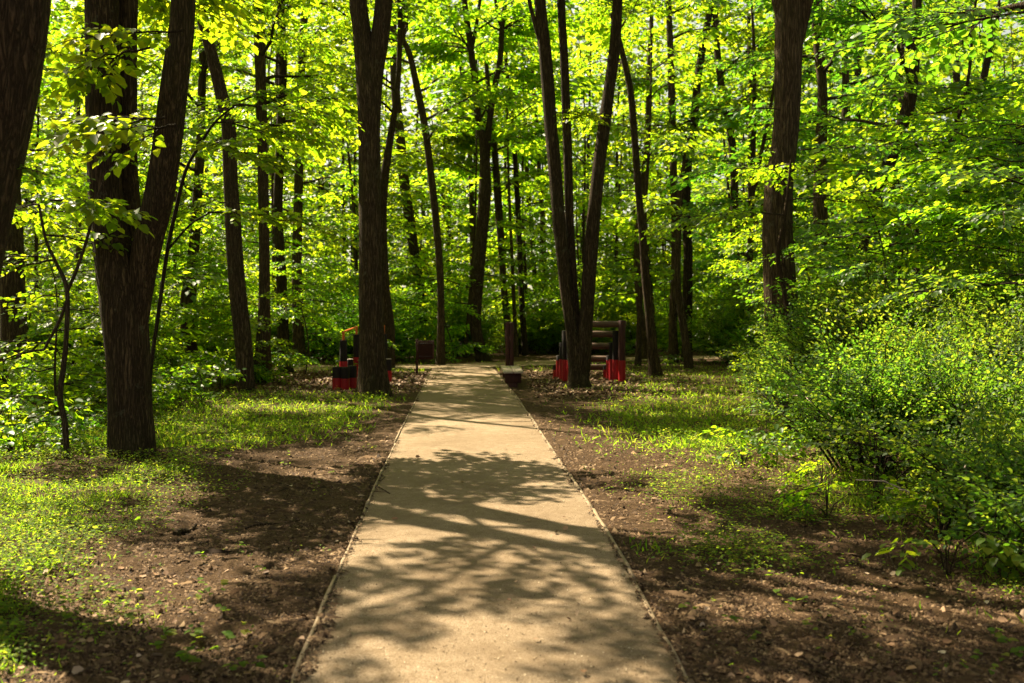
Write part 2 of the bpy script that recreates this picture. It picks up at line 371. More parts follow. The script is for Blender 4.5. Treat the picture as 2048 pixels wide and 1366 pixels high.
def tag(o, label=None, cat=None, group=None, kind=None):
    if label: o["label"] = label
    if cat: o["category"] = cat
    if group: o["group"] = group
    if kind: o["kind"] = kind
    return o
def empty(name, loc, label, cat, group=None, rz=0.0):
    o = bpy.data.objects.new(name, None); COL.objects.link(o); o.location = loc; o.rotation_euler = (0, 0, rz)
    o.empty_display_size = 0.2
    return tag(o, label, cat, group)
def dup(root, loc, rz=0.0, scale=1.0, label=None, group=None):
    r = root.copy(); COL.objects.link(r); r.location = loc; r.rotation_euler = (0, 0, rz); r.scale = (scale,) * 3
    if label: r["label"] = label
    if group: r["group"] = group
    for ch in list(root.children):
        c = ch.copy(); COL.objects.link(c); c.parent = r
        for g2 in list(ch.children):
            d = g2.copy(); COL.objects.link(d); d.parent = c
    return r

# ------------------------------------------------------------------ the ground
PL = [(592, 1366), (648, 1225), (722, 1040), (765, 945), (800, 868), (828, 810), (846, 775), (858, 748), (866, 738)]
PR = [(1372, 1366), (1290, 1205), (1235, 1105), (1195, 1040), (1132, 942), (1080, 866), (1032, 792), (1008, 765), (993, 745), (984, 736)]
def edge(pts):
    q = np.array([gp(*p) for p in pts]); o = np.argsort(q[:, 1]); q = q[o]
    k = (q[1] - q[0]) / (q[1, 1] - q[0, 1]); return np.vstack([q[0] + k * (-8 - q[0, 1]), q])
EL, ER = edge(PL), edge(PR)
def sm(e, y):
    w = np.array([-.8, -.4, 0, .4, .8]); return sum(np.interp(y + k * 2, e[:, 1], e[:, 0]) for k in w) / 5
xl = lambda y: sm(EL, y); xr = lambda y: sm(ER, y)
CROSS = np.array([(-30, 27.5), (-14, 29.3), (-6, 30.0), (-2, 30.8), (1.2, 33.2), (4.2, 36.2), (9, 38.2), (18, 39.5), (34, 40)])   # centre line of the cross path

def cross_d(x, y):                                        # distance to the cross path's centre line
    d = np.full(np.shape(x), 1e9)
    for a, b in zip(CROSS[:-1], CROSS[1:]):
        ab = b - a; t = np.clip(((x - a[0]) * ab[0] + (y - a[1]) * ab[1]) / (ab @ ab), 0, 1)
        d = np.minimum(d, np.hypot(x - a[0] - ab[0] * t, y - a[1] - ab[1] * t))
    return d
def on_path(x, y, m=0.0):
    a = (x > xl(y) - m) & (x < xr(y) + m) & (y < 31)
    return a | (cross_d(x, y) < 1.15 + m)
def gz(x, y):
    """height of the ground off the path"""
    x = np.asarray(x, float); y = np.asarray(y, float)
    off = np.maximum(np.maximum(xl(y) - x, x - xr(y)), 0); off = np.where(y > 31, np.minimum(cross_d(x, y) * .5, 3), off)
    z = (fbm(x * 0.35 + 9, y * 0.35, 3, 3) - 0.45) * 0.14 * sstep(0.2, 2.5, off)
    z = z + (fbm(x * 2.6, y * 2.6, 8, 4) - 0.47) * 0.075 * sstep(0.05, 0.6, off)
    z = z + 0.10 * sstep(2.2, 5.5, x) * sstep(30, 18, y)
    return z - 0.004 - 0.008 * sstep(.05, .4, off)
xs = np.unique(np.concatenate([np.arange(-4.2, 4.8, 0.045), np.linspace(-14, -4.2, 60), np.linspace(4.8, 14, 56), np.linspace(-200, -14, 40), np.linspace(14, 200, 40)]))
ys = np.unique(np.concatenate([np.arange(3.2, 13, 0.045), np.geomspace(13, 60, 170), np.linspace(60, 260, 30), np.linspace(-60, 3.2, 40)]))
X, Y = np.meshgrid(xs, ys); Z = gz(X, Y)
near = (Y < 14) & (np.abs(X) < 5)
Z = Z + np.where(near, (vnoise(X * 11, Y * 11, 4) - 0.5) * 0.022 + (vnoise(X * 22, Y * 22, 6) - 0.5) * 0.012, 0) * sstep(0, .2, np.maximum(xl(Y) - X, X - xr(Y)))
inside = np.minimum(X - xl(Y), xr(Y) - X); Z = np.where((Y < 31) & (inside > -0.03), -0.06, Z)
Z = np.where(cross_d(X, Y) < 1.1, -0.05, Z)
mb = MB(); nx = len(xs)
i, j = np.meshgrid(np.arange(len(ys) - 1), np.arange(nx - 1), indexing='ij')
mb.add(np.stack([X, Y, Z], -1), np.stack([i * nx + j, i * nx + j + 1, (i + 1) * nx + j + 1, (i + 1) * nx + j], -1).reshape(-1, 4))
tag(mb.build("ground", M['soil'], smooth=True), kind="structure", label="dark bare soil floor of the wood")

# the sand path and the cross path it runs into
mb = MB(); py = np.concatenate([np.arange(-6, 14, 0.12), np.arange(14, 31.3, 0.3)]); u = np.linspace(0, 1, 17)
PX = xl(py)[:, None] * (1 - u) + xr(py)[:, None] * u; PY = np.repeat(py[:, None], 17, 1)
PZ = 0.004 + (fbm(PX * 1.3, PY * 1.3, 21, 3) - .45) * 0.02 - 0.008 * (2 * u - 1) ** 2
i, j = np.meshgrid(np.arange(len(py) - 1), np.arange(16), indexing='ij')
mb.add(np.stack([PX, PY, PZ], -1), np.stack([i * 17 + j, i * 17 + j + 1, (i + 1) * 17 + j + 1, (i + 1) * 17 + j], -1).reshape(-1, 4))
tag(mb.build("path", M['sand'], smooth=True), kind="structure", label="straight sand path through the wood")
mb = MB(); c = []
for a, b in zip(CROSS[:-1], CROSS[1:]):
    for t in np.arange(0, 1, 0.05): c.append(a * (1 - t) + b * t)
c = np.array(c); k9 = np.ones(15) / 15
c = np.stack([np.convolve(np.pad(c[:, q], 7, mode='edge'), k9, 'valid') for q in (0, 1)], 1)
tn = nrm(np.gradient(c, axis=0)); pn = np.stack([-tn[:, 1], tn[:, 0]], 1); u = np.linspace(-1.2, 1.2, 7)
V = np.concatenate([c[:, None, :] + pn[:, None, :] * u[None, :, None], np.full((len(c), 7, 1), 0.0)], -1)
V[:, :, 2] = 0.012 + 0.01 * (fbm(V[:, :, 0], V[:, :, 1], 5, 2) - .5)
i, j = np.meshgrid(np.arange(len(c) - 1), np.arange(6), indexing='ij')
mb.add(V, np.stack([i * 7 + j + 1, i * 7 + j, (i + 1) * 7 + j, (i + 1) * 7 + j + 1], -1).reshape(-1, 4))
tag(mb.build("cross_path", M['sand'], smooth=True), kind="structure", label="sand path crossing behind the exercise area")
# edging boards, in lengths with small gaps and jogs
for side, fx in ((-1, xl), (1, xr)):
    mb = MB(); y0 = 2.0; g = np.random.default_rng(5 + side)
    while y0 < 28:
        L = g.uniform(1.7, 2.4); ya = np.linspace(y0, y0 + L - 0.012, 7); jog = g.normal(0, .005) + .008 * fbm(ya * 1.1, ya * 0 + side, 3, 2); h = 0.006 + g.normal(0, .003)
        x0 = fx(ya) + side * 0.004 + jog; x1 = x0 + side * (0.020 + .004 * np.sin(ya * 7))
        for q in range(6):
            p = np.array([[x0[q], ya[q]], [x1[q], ya[q]], [x1[q + 1], ya[q + 1]], [x0[q + 1], ya[q + 1]]])
            w = np.concatenate([np.c_[p, np.full(4, -.1)], np.c_[p, np.full(4, h)]])
            f = [[4, 5, 6, 7], [0, 4, 7, 3], [1, 2, 6, 5]] + ([[0, 1, 5, 4]] if q == 0 else []) + ([[3, 7, 6, 2]] if q == 5 else [])
            mb.add(w, f)
        y0 += L
    tag(mb.build("path_kerb", M['edge']), kind="structure", label="thin timber edging along the sand path")

# ------------------------------------------------------------------ trees with their own traced stems
HERO = []
def tree(name, label, D, stems, top=13.0, h0=5.0, step=0.55, limb=2.2, size=1.0, leaf='leaf', shape=6, bark='bark', sprays=None,
         nseg=None, group=None, cat="tree", fill=None, flare=0.35, extra=None, az=None, keep=1.0, low=None, stop=False, twigs=3, lscale=1.0):
    """stems: lists of (px, py, width_px[, dD]); the first runs from the ground up"""
    g = np.random.default_rng(sum(map(ord, label)) * 7 + int(D * 10))
    sprays = sprays or (SPR if D < 27 else SPR_FAR)
    nseg = nseg or (28 if D < 13 else 20 if D < 24 else 12)
    rough = 0.10 if D < 30 else 0.06
    W = []
    for st in stems:
        a = np.array([pt(s[0], s[1], D + (s[3] if len(s) > 3 else 0)) for s in st])
        r = np.array([s[2] / 2 / FPX * (D + (s[3] if len(s) > 3 else 0)) for s in st]); W.append([a, r])
    a, r = W[0]
    bz = float(gz(a[0, 0], a[0, 1]))
    if a[0, 2] > bz + 0.06:
        a = np.vstack([[a[0, 0], a[0, 1], bz], a]); r = np.concatenate([[r[0] * 1.1], r])
    base = np.array([a[0, 0], a[0, 1], bz])
    a[0, 2] = bz - 0.12; W[0] = [a, r]
    root = empty(name, base, label, cat, group)
    mb = MB(); C = MB(); all_st = []
    for k, (a, r) in enumerate(W):
        a = a - base
        if not stop and a[-1, 2] > 1.0 and a[-1, 2] < top and (k == 0 or fill is None or fill[k]):
            d = nrm(a[-1] - a[-2]); n = 5; hh = top * g.uniform(.85, 1.05) - a[-1, 2]; st = max(hh, .8) / n
            rr = r[-1]
            for q in range(n):
                d = nrm(d * 0.8 + np.array([g.normal(0, .06), g.normal(0, .06), 0.35])); a = np.vstack([a, a[-1] + d * st]); r = np.append(r, rr * (1 - (q + 1) / n) ** 0.8 + 0.012)
        tube(mb, a, r, nseg if k == 0 else max(8, nseg * 3 // 4), 0, rough, k * 3 + int(D), True, 5 if D < 26 else 3, flare if k == 0 else 0)
        all_st.append((a, r))
    mb.build("trunk", M[bark], root, smooth=True)
    # limbs and leaves
    for a, r in all_st:
        z = a[:, 2]
        if z[-1] < h0: continue
        h = h0
        while h < z[-1] - 0.2:
            p = np.array([np.interp(h, z, a[:, q]) for q in range(3)]); rr = np.interp(h, z, r)
            fr = (h - h0) / max(z[-1] - h0, 1)
            ln = limb * (0.65 + 0.5 * math.sin(min(1, fr * 1.3) * math.pi)) * g.uniform(0.7, 1.25)
            aa = g.uniform(0, 2 * math.pi) if az is None else g.uniform(*az)
            add_limb(C, p, aa, g.uniform(0.05, 0.6) + fr * 0.3, ln, max(0.012, min(rr * 0.45, 0.05)), g, sprays, size, shape, twigs, 0, lscale, keep=keep)
            h += step * g.uniform(0.6, 1.4) * (1.8 if D > 29 else 1.0)
    if extra: extra(C, base, g)
    if C.n: C.build("crown", [M[leaf], M['twig']], root)
    HERO.append((base[0], base[1]))
    return root

def hang(px, py, D, az, ln, n, sprays, size, el=0.0, lscale=1.0, shape=6):
    """a low leafy branch whose stem end sits at a photo pixel"""
    def f(C, base, g):
        add_limb(C, pt(px, py, D) - base, az, el, ln, 0.014, g, sprays, size, shape, True, 0, lscale, n)
    return f
def many(*fs):
    def f(C, base, g):
        for q in fs: q(C, base, g)
    return f

tree("leaning_tree", "very dark thick trunk leaning in from the left edge of the picture", 6.0,
     [[(-235, 1165, 215), (-205, 1000, 195), (-150, 760, 185), (-95, 520, 180), (-45, 300, 176), (-5, 100, 172), (10, 0, 170)]],
     top=11, h0=5.0, step=1.0, limb=2.8, leaf='leaf', lscale=1.2,
     extra=many(hang(-30, 330, 6.0, R(40), 0.35, 2, SPR_BIG, .35, .1)))
tree("forked_tree", "thick trunk splitting into three stems, standing in low green cover beside the sapling", 11.6,
     [[(264, 905, 84), (259, 800, 80), (254, 700, 84), (246, 620, 88), (234, 540, 80), (220, 460, 70), (211, 380, 64), (206, 200, 64), (203, 0, 62)],
      [(262, 690, 54, .12), (264, 600, 52, .16), (260, 520, 52, .2), (256, 430, 50, .25), (250, 300, 46, .3), (250, 150, 44, .3), (254, 0, 42, .3)],
      [(266, 740, 44), (272, 640, 48), (292, 500, 55, -.05), (318, 390, 56, -.1), (338, 260, 54, -.15), (354, 130, 50, -.2), (366, 0, 46, -.2)]],
     top=13, h0=5.6, flare=.16, step=1.05, limb=3.0, lscale=1.2,
     extra=many(hang(300, 95, 10.4, R(165), 0.75, 4, SPR_BIG, .7, -.05, 1.3), hang(370, 60, 10.6, R(190), .8, 4, SPR_BIG, .65, .0, 1.3),
                hang(330, 235, 9.0, R(200), .35, 3, SPR_BIG, .7, -.1, 1.25), hang(352, 250, 9.1, R(185), .3, 3, SPR_BIG, .6, -.1, 1.25)))
tree("background_tree", "upright trunk seen between the leaning dark trunk and the thin sapling", 20.0,
     [[(28, 765, 52), (27, 640, 48), (22, 480, 46), (15, 300, 42), (10, 100, 38)]], top=13, h0=5.0, step=.95, limb=3.0, lscale=1.15)
tree("leaning_trunk_tree", "bare dark trunk leaning left at the grass edge, alone nearest the stump posts", 20.5,
     [[(492, 785, 34), (488, 700, 33), (477, 600, 34), (468, 480, 31), (461, 350, 29), (457, 250, 27), (443, 190, 25), (426, 120, 23), (410, 60, 22), (394, 0, 21)]],
     top=13, h0=7.6, step=.85, limb=2.8, lscale=1.15)
tree("straight_tree", "dark straight trunk right behind the leaning one, with spreading foot", 23.6,
     [[(524, 766, 44), (526, 700, 30), (529, 600, 22), (528, 460, 21), (525, 300, 21), (521, 140, 21), (516, 0, 23)]], top=14, h0=6.0, step=.5, limb=2.9,
     extra=many(hang(560, 215, 19.0, R(190), 1.8, 7, SPR, .9, .05), hang(500, 410, 18.0, R(200), 1.5, 6, SPR, .85, .05)))
tree("straight_tree", "trunk with widened foot by the leaf litter, in front of a shorter looking one", 27.7,
     [[(574, 745, 32), (567, 690, 24), (563, 560, 21), (556, 430, 19), (560, 300, 18), (566, 120, 16), (560, 0, 14)]], top=14, h0=6.0, step=.5, limb=3.0)
tree("straight_tree", "half hidden trunk behind the one with widened foot by leaf litter", 33,
     [[(599, 727, 27), (596, 640, 22), (594, 520, 20), (598, 330, 18), (604, 100, 16), (612, 0, 14)]], top=14, h0=4.0, step=.7, limb=2.6)
tree("leafy_tree", "stout trunk mostly covered by leaves between the forked tree and the leaning trunk", 25,
     [[(376, 705, 34), (378, 650, 33), (377, 600, 32), (384, 540, 22), (392, 440, 20), (400, 300, 18), (405, 120, 15)]], top=12, h0=3.0, step=.5, limb=2.6)
tree("paired_trunk_tree", "large straight trunk dividing in a narrow V, standing in front of the orange rails", 19.9,
     [[(745, 790, 62), (744, 730, 52), (742, 640, 48), (740, 480, 44), (739, 300, 43), (737, 200, 46), (730, 120, 40), (722, 50, 36), (716, 0, 35)],
      [(744, 240, 34), (748, 150, 36), (757, 90, 37), (768, 0, 35)]],
     top=15, h0=9.5, step=.9, limb=2.3)
tree("straight_tree", "trunk standing directly behind the V shaped one, showing beside the orange rail", 30,
     [[(770, 737, 34), (774, 660, 32), (768, 580, 24), (764, 460, 20), (766, 380, 20), (780, 280, 14), (795, 180, 11), (800, 60, 10)]], top=14, h0=6.5, step=.6)
tree("slim_tree", "middling trunk rising above the litter bin, leaning left and lost in leaves", 40,
     [[(850, 705, 18), (846, 640, 17), (834, 545, 19), (822, 460, 21), (808, 360, 21), (800, 270, 19), (790, 170, 18), (786, 40, 14)]], top=15, h0=5, step=.6, limb=3, size=1.5)
tree("slim_tree", "slim pale edged trunk curving left at the bend of the path, beside the litter bin", 31.8,
     [[(880, 731, 17), (882, 640, 14.5), (880, 545, 14), (873, 450, 15), (862, 350, 14), (850, 255, 14), (836, 185, 14), (820, 110, 12), (803, 70, 10), (806, 20, 10), (800, -30, 9)],
      [(806, 78, 8), (812, 40, 8), (818, 0, 8)]], top=14, h0=7, step=.6, limb=2.4)
tree("curved_tree", "strong trunk with a curved foot and a wide fork, where the path ends", 35,
     [[(968, 722, 30), (958, 690, 24), (950, 640, 24), (955, 560, 25), (963, 470, 24), (970, 380, 26), (968, 290, 18), (957, 240, 14), (950, 170, 13), (941, 90, 13), (932, 30, 12), (926, -30, 11)],
      [(972, 330, 16), (978, 250, 13), (988, 180, 13), (1000, 120, 12), (1004, 50, 11), (1012, 0, 9)],
      [(943, 100, 8), (952, 55, 8), (960, 0, 7)], [(1003, 60, 7), (994, 20, 7), (988, -20, 6)]], top=14, h0=7.5, step=.6, limb=2.5, size=1.2)
tree("slim_tree", "thin trunk close on the left of the curved foot tree with the wide fork", 44,
     [[(950, 690, 11), (946, 600, 10), (944, 470, 10), (941, 330, 10), (931, 210, 9), (918, 100, 8), (902, 20, 7)]], top=15, h0=6, step=.7, limb=2.6, size=1.5)
tree("slim_tree", "thin trunk rising right behind the tall bench post", 40,
     [[(1019, 705, 15), (1014, 640, 15), (1007, 570, 13), (1002, 480, 15), (996, 400, 16), (990, 310, 13), (980, 210, 10), (972, 120, 8)]], top=15, h0=6.5, step=.7, limb=2.5, size=1.4)
tree("slim_tree", "slim bowed trunk between the bench post and the three stemmed tree", 40,
     [[(1052, 708, 13), (1045, 630, 12), (1041, 540, 11), (1037, 450, 11), (1031, 330, 10), (1023, 230, 9), (1012, 120, 8), (1006, 0, 7)]], top=15, h0=7.5, step=.7, limb=2.5, size=1.4)
tree("slim_tree", "thinner of two distant poles left of the three stemmed tree", 48,
     [[(1072, 690, 9), (1069, 560, 9), (1063, 460, 9), (1055, 370, 9), (1050, 230, 8), (1044, 60, 7)]], top=16, h0=6, step=.8, limb=2.6, size=1.5)
tree("slim_tree", "distant pole touching the three stemmed tree's edge", 48,
     [[(1093, 690, 10), (1090, 590, 10), (1086, 450, 10), (1079, 350, 9), (1072, 240, 8), (1060, 80, 7)]], top=16, h0=6, step=.8, limb=2.6, size=1.5)
tree("three_stemmed_tree", "three tall stems fanning from one foot in front of the log ladder", 22,
     [[(1159, 776, 48), (1154, 735, 36), (1143, 660, 24), (1131, 570, 24), (1119, 450, 26), (1110, 340, 26), (1101, 240, 26), (1092, 120, 25), (1080, 0, 23)],
      [(1156, 730, 26, .1), (1151, 640, 20, .15), (1145, 550, 18, .2), (1139, 440, 17, .2), (1136, 320, 18, .2), (1132, 220, 18, .2), (1128, 110, 17, .2), (1122, 0, 16, .2)],
      [(1163, 750, 34), (1172, 640, 28), (1178, 550, 27), (1186, 450, 27), (1196, 350, 25), (1206, 270, 25), (1217, 190, 23), (1230, 90, 22), (1235, 0, 20)],
      [(1090, 125, 9), (1080, 85, 9), (1068, 40, 9), (1058, 0, 8)]],
     top=15, h0=9.0, step=.6, limb=2.6, extra=many(hang(1112, 225, 21.5, R(20), .7, 4, SPR, .75, .1), hang(1215, 225, 21.6, R(150), .6, 3, SPR, .7, .1)))
tree("slim_tree", "slim pale trunk leaning left beside the log ladder, dotted with light marks", 25.5,
     [[(1311, 756, 25), (1305, 700, 19), (1298, 620, 17), (1292, 560, 17), (1285, 470, 15), (1277, 380, 14), (1270, 290, 14), (1262, 190, 14), (1250, 130, 12), (1238, 80, 11), (1222, 20, 10), (1212, -30, 10)]],
     top=14, h0=8, step=.6, limb=2.3, bark='bark2')
tree("slim_tree", "dark trunk close behind the pale leaning one, bent at its foot", 36,
     [[(1292, 690, 16), (1284, 640, 14), (1276, 590, 12), (1274, 480, 12), (1284, 380, 11), (1294, 280, 11), (1300, 100, 10)]], top=14, h0=6.5, step=.7, limb=2.6, size=1.3)
tree("slim_tree", "tall straight trunk left of the leaning one that meets it near the foot", 33,
     [[(1347, 705, 19), (1346, 640, 17), (1350, 540, 16), (1350, 440, 15), (1347, 340, 15), (1344, 220, 15), (1341, 100, 13), (1337, 0, 11)]], top=14, h0=7, step=.7, limb=2.4, size=1.2)
tree("slim_tree", "trunk with a kinked foot at the grass edge, right of the pale leaning one", 29.5,
     [[(1379, 739, 19), (1371, 680, 16), (1361, 620, 15), (1355, 560, 13), (1357, 470, 12), (1360, 400, 11)], ], top=7, h0=3.6, step=.6, limb=1.6)
tree("slim_tree", "wavy trunk climbing to the right above the kinked one", 34,
     [[(1374, 690, 20), (1375, 590, 20), (1376, 500, 18), (1372, 430, 17), (1376, 330, 17), (1386, 270, 16), (1391, 205, 16), (1398, 140, 15), (1410, 73, 14), (1424, 0, 13)]],
     top=14, h0=7.5, step=.7, limb=2.5, size=1.2)
tree("slim_tree", "dark trunk bowed to the left, between wavy trunk and big upright one", 34,
     [[(1482, 690, 16), (1476, 580, 16), (1470, 470, 16), (1468, 340, 16), (1461, 262, 16), (1449, 205, 15), (1439, 146, 14), (1433, 80, 13), (1430, 0, 11)]],
     top=14, h0=7.0, step=.7, limb=2.6, size=1.2)
tree("slim_tree", "thin upright pole left of the big trunk with rough bark", 42,
     [[(1506, 690, 10), (1502, 560, 10), (1500, 370, 9), (1500, 160, 8), (1496, 0, 7)]], top=15, h0=7, step=.8, limb=2.6, size=1.4)
tree("big_upright_tree", "largest upright trunk with rough furrowed bark, rising out of the shrubs", 17.0,
     [[(1568, 745, 92), (1566, 660, 74), (1561, 600, 64), (1555, 480, 59), (1557, 380, 55), (1568, 290, 50), (1574, 220, 50), (1577, 120, 52), (1578, 0, 54)],
      [(1588, 110, 26), (1602, 50, 26), (1614, 0, 24)], [(1570, 60, 22), (1556, 10, 22), (1546, -40, 20)]],
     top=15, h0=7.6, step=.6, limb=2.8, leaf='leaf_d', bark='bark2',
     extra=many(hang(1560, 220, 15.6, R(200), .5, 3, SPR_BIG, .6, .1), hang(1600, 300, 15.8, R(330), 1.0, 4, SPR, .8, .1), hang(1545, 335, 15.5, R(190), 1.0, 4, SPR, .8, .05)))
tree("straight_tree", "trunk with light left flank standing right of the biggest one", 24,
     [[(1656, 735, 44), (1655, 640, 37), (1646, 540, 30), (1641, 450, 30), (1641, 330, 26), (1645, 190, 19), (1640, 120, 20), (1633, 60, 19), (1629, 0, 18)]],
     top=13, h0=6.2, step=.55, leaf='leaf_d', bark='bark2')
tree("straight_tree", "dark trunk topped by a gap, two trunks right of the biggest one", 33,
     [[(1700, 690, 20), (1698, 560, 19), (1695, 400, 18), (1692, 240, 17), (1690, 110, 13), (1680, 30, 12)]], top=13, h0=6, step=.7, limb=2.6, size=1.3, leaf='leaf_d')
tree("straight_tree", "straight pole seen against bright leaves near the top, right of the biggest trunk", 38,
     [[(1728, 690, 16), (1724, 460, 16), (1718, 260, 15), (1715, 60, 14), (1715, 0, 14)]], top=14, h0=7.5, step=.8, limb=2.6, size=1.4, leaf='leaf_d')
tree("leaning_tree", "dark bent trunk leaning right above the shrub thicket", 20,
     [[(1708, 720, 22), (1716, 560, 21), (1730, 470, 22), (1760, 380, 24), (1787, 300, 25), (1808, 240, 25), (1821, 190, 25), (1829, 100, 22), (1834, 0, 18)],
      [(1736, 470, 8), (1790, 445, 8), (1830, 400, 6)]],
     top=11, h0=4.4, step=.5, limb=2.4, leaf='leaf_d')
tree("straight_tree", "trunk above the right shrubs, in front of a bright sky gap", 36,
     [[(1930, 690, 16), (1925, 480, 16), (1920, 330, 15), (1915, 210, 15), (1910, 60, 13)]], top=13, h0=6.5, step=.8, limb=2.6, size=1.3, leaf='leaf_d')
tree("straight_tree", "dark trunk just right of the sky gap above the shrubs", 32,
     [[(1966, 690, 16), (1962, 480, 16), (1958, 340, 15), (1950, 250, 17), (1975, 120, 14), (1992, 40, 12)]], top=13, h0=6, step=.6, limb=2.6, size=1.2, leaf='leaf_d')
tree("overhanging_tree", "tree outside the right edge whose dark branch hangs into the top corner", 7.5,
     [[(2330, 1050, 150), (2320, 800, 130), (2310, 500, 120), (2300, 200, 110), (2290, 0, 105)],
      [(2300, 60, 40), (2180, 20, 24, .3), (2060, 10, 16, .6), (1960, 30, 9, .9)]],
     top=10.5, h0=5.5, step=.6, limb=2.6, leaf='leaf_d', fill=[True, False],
     extra=many(hang(2080, 20, 8.1, R(160), .9, 5, SPR, .8, .0), hang(2000, 30, 8.3, R(200), .5, 3, SPR, .6, .1)))

# saplings traced from the photograph
tree("sapling", "slender sapling forking in a Y before the thick three stemmed trunk", 11.2,
     [[(134, 915, 12), (130, 850, 12), (120, 795, 12), (126, 740, 11), (132, 680, 10), (134, 580, 9), (112, 525, 7), (92, 480, 6), (78, 410, 5)],
      [(134, 585, 8), (155, 535, 7), (176, 470, 6), (190, 410, 5), (215, 340, 4)],
      [(134, 600, 7), (120, 640, 7), (104, 670, 6), (88, 700, 5)]],
     stop=True, h0=99, cat="sapling", flare=.1, bark='twig', nseg=8,
     extra=many(hang(78, 410, 11.2, R(150), .45, 4, SPR_BIG, .55, .1, 1.1), hang(92, 470, 11.1, R(60), .6, 4, SPR_BIG, .6, .05, 1.1), hang(100, 400, 10.5, R(10), .4, 4, SPR_BIG, .6, .0, 1.6),
                hang(110, 520, 11.1, R(170), .5, 3, SPR_BIG, .5, .0), hang(88, 700, 11, R(200), .4, 3, SPR_BIG, .5, -.1),
                hang(60, 300, 11.5, R(20), .7, 5, SPR_BIG, .5, .1)))
tree("sapling", "thin pale sapling leaning right against the thick three stemmed trunk", 12.4,
     [[(300, 760, 8), (318, 620, 8), (335, 500, 8), (352, 420, 8), (372, 340, 7), (400, 290, 6), (430, 245, 5), (470, 210, 4)],
      [(335, 500, 5), (380, 450, 4), (420, 425, 3)]],
     stop=True, h0=99, cat="sapling", flare=0, bark='twig', nseg=8,
     extra=many(hang(430, 245, 12.4, R(10), .7, 5, SPR, .8, .0, 1.2), hang(470, 210, 12.4, R(20), .9, 6, SPR, .8, .1, 1.2), hang(415, 425, 12.3, R(0), .9, 6, SPR, .75, .05, 1.2), hang(400, 290, 12.3, R(-20), .5, 4, SPR, .8, -.1, 1.2)))
tree("sapling", "pale leaning sapling in front of the big rough trunk", 15.0,
     [[(1590, 800, 12), (1580, 665, 10), (1570, 590, 10), (1560, 540, 9), (1556, 505, 9), (1568, 440, 7), (1576, 380, 6), (1582, 320, 4)],
      [(1560, 500, 4), (1574, 540, 4), (1592, 562, 3)]],
     stop=True, h0=99, cat="sapling", flare=0, bark='bark2', nseg=8,
     extra=many(hang(1570, 430, 15, R(180), 1.2, 6, SPR, .8, .1), hang(1574, 400, 15, R(-10), 1.2, 6, SPR, .8, .1), hang(1580, 330, 15, R(100), .6, 4, SPR, .8, .2)))

# ------------------------------------------------------------------ kinds that repeat: wood beyond, saplings, shrubs, low plants
def proto_tree(seed, h, r, h0, leaf, lean=0.0, fork=False, limb=2.6):
    g = np.random.default_rng(seed); sm_ = FPX
    root = empty("background_tree", (0, 0, 0), "x", "tree")
    mb, C = MB(), MB(); t = np.linspace(0, 1, 9)
    ph = g.uniform(0, 6.28, 2)
    a = np.stack([lean * t * h * .35 + 0.25 * np.sin(t * 5 + ph[0]) * t, 0.25 * np.sin(t * 4 + ph[1]) * t, t * h - .1], 1)
    rr = r * (1 - 0.85 * t ** 1.1); rr[0] *= 1.35; st = [(a, rr)]
    tube(mb, a, rr, 9, 0, .06, seed, True, 2)
    if fork:
        k = 3; b = a[k:].copy(); u = np.linspace(0, 1, len(b)); b[:, 0] += (1.6 if seed % 2 else -1.6) * u; b[:, 1] += 0.6 * u; b = b[:-1]
        tube(mb, b, rr[k:-1] * .75, 8, 0, .06, seed + 1, True, 2); st.append((b, rr[k:-1] * .7))
    mb.build("trunk", M['bark'], root, smooth=True)
    for a, rr in st:
        hh = h0
        while hh < a[-1, 2]:
            p = np.array([np.interp(hh, a[:, 2], a[:, q]) for q in range(3)]); fr = (hh - h0) / (h - h0)
            add_limb(C, p, g.uniform(0, 6.28), g.uniform(0, .6), limb * (0.7 + .5 * math.sin(min(1, fr * 1.2) * 3.14)) * g.uniform(.7, 1.2), .03, g, SPR_FAR, 1.15, 4, 1, 0, 1.0, None)
            hh += g.uniform(0.45, 1.05) * (1 + 1.6 * fr)
    C.build("crown", [M[leaf], M['twig']], root)
    return root
def proto_sapling(seed, h, leaf, sprays, size=0.8, limb=1.1, shape=6, lean=0.2, n0=0.12, step=0.2, r=.022):
    g = np.random.default_rng(seed); root = empty("sapling", (0, 0, 0), "x", "sapling"); mb, C = MB(), MB()
    t = np.linspace(0, 1, 7); ph = g.uniform(0, 6.28)
    a = np.stack([lean * t * t * h + .06 * h * np.sin(4 * t + ph), .05 * h * np.sin(5 * t + 2 * ph), t * h - .05], 1); rr = r * (1 - .8 * t)
    tube(mb, a, rr, 6, 0, 0, seed, True, 2); mb.build("trunk", M['twig'], root, smooth=True)
    hh = h * n0
    while hh < h:
        p = np.array([np.interp(hh, a[:, 2], a[:, q]) for q in range(3)])
        add_limb(C, p, g.uniform(0, 6.28), g.uniform(0, .35), limb * g.uniform(.6, 1.2) * (1.1 - .5 * hh / h), .010, g, sprays, size, shape, 2, 0, 1.0, None)
        hh += step * g.uniform(.6, 1.5)
    C.build("crown", [M[leaf], M['twig']], root); return root
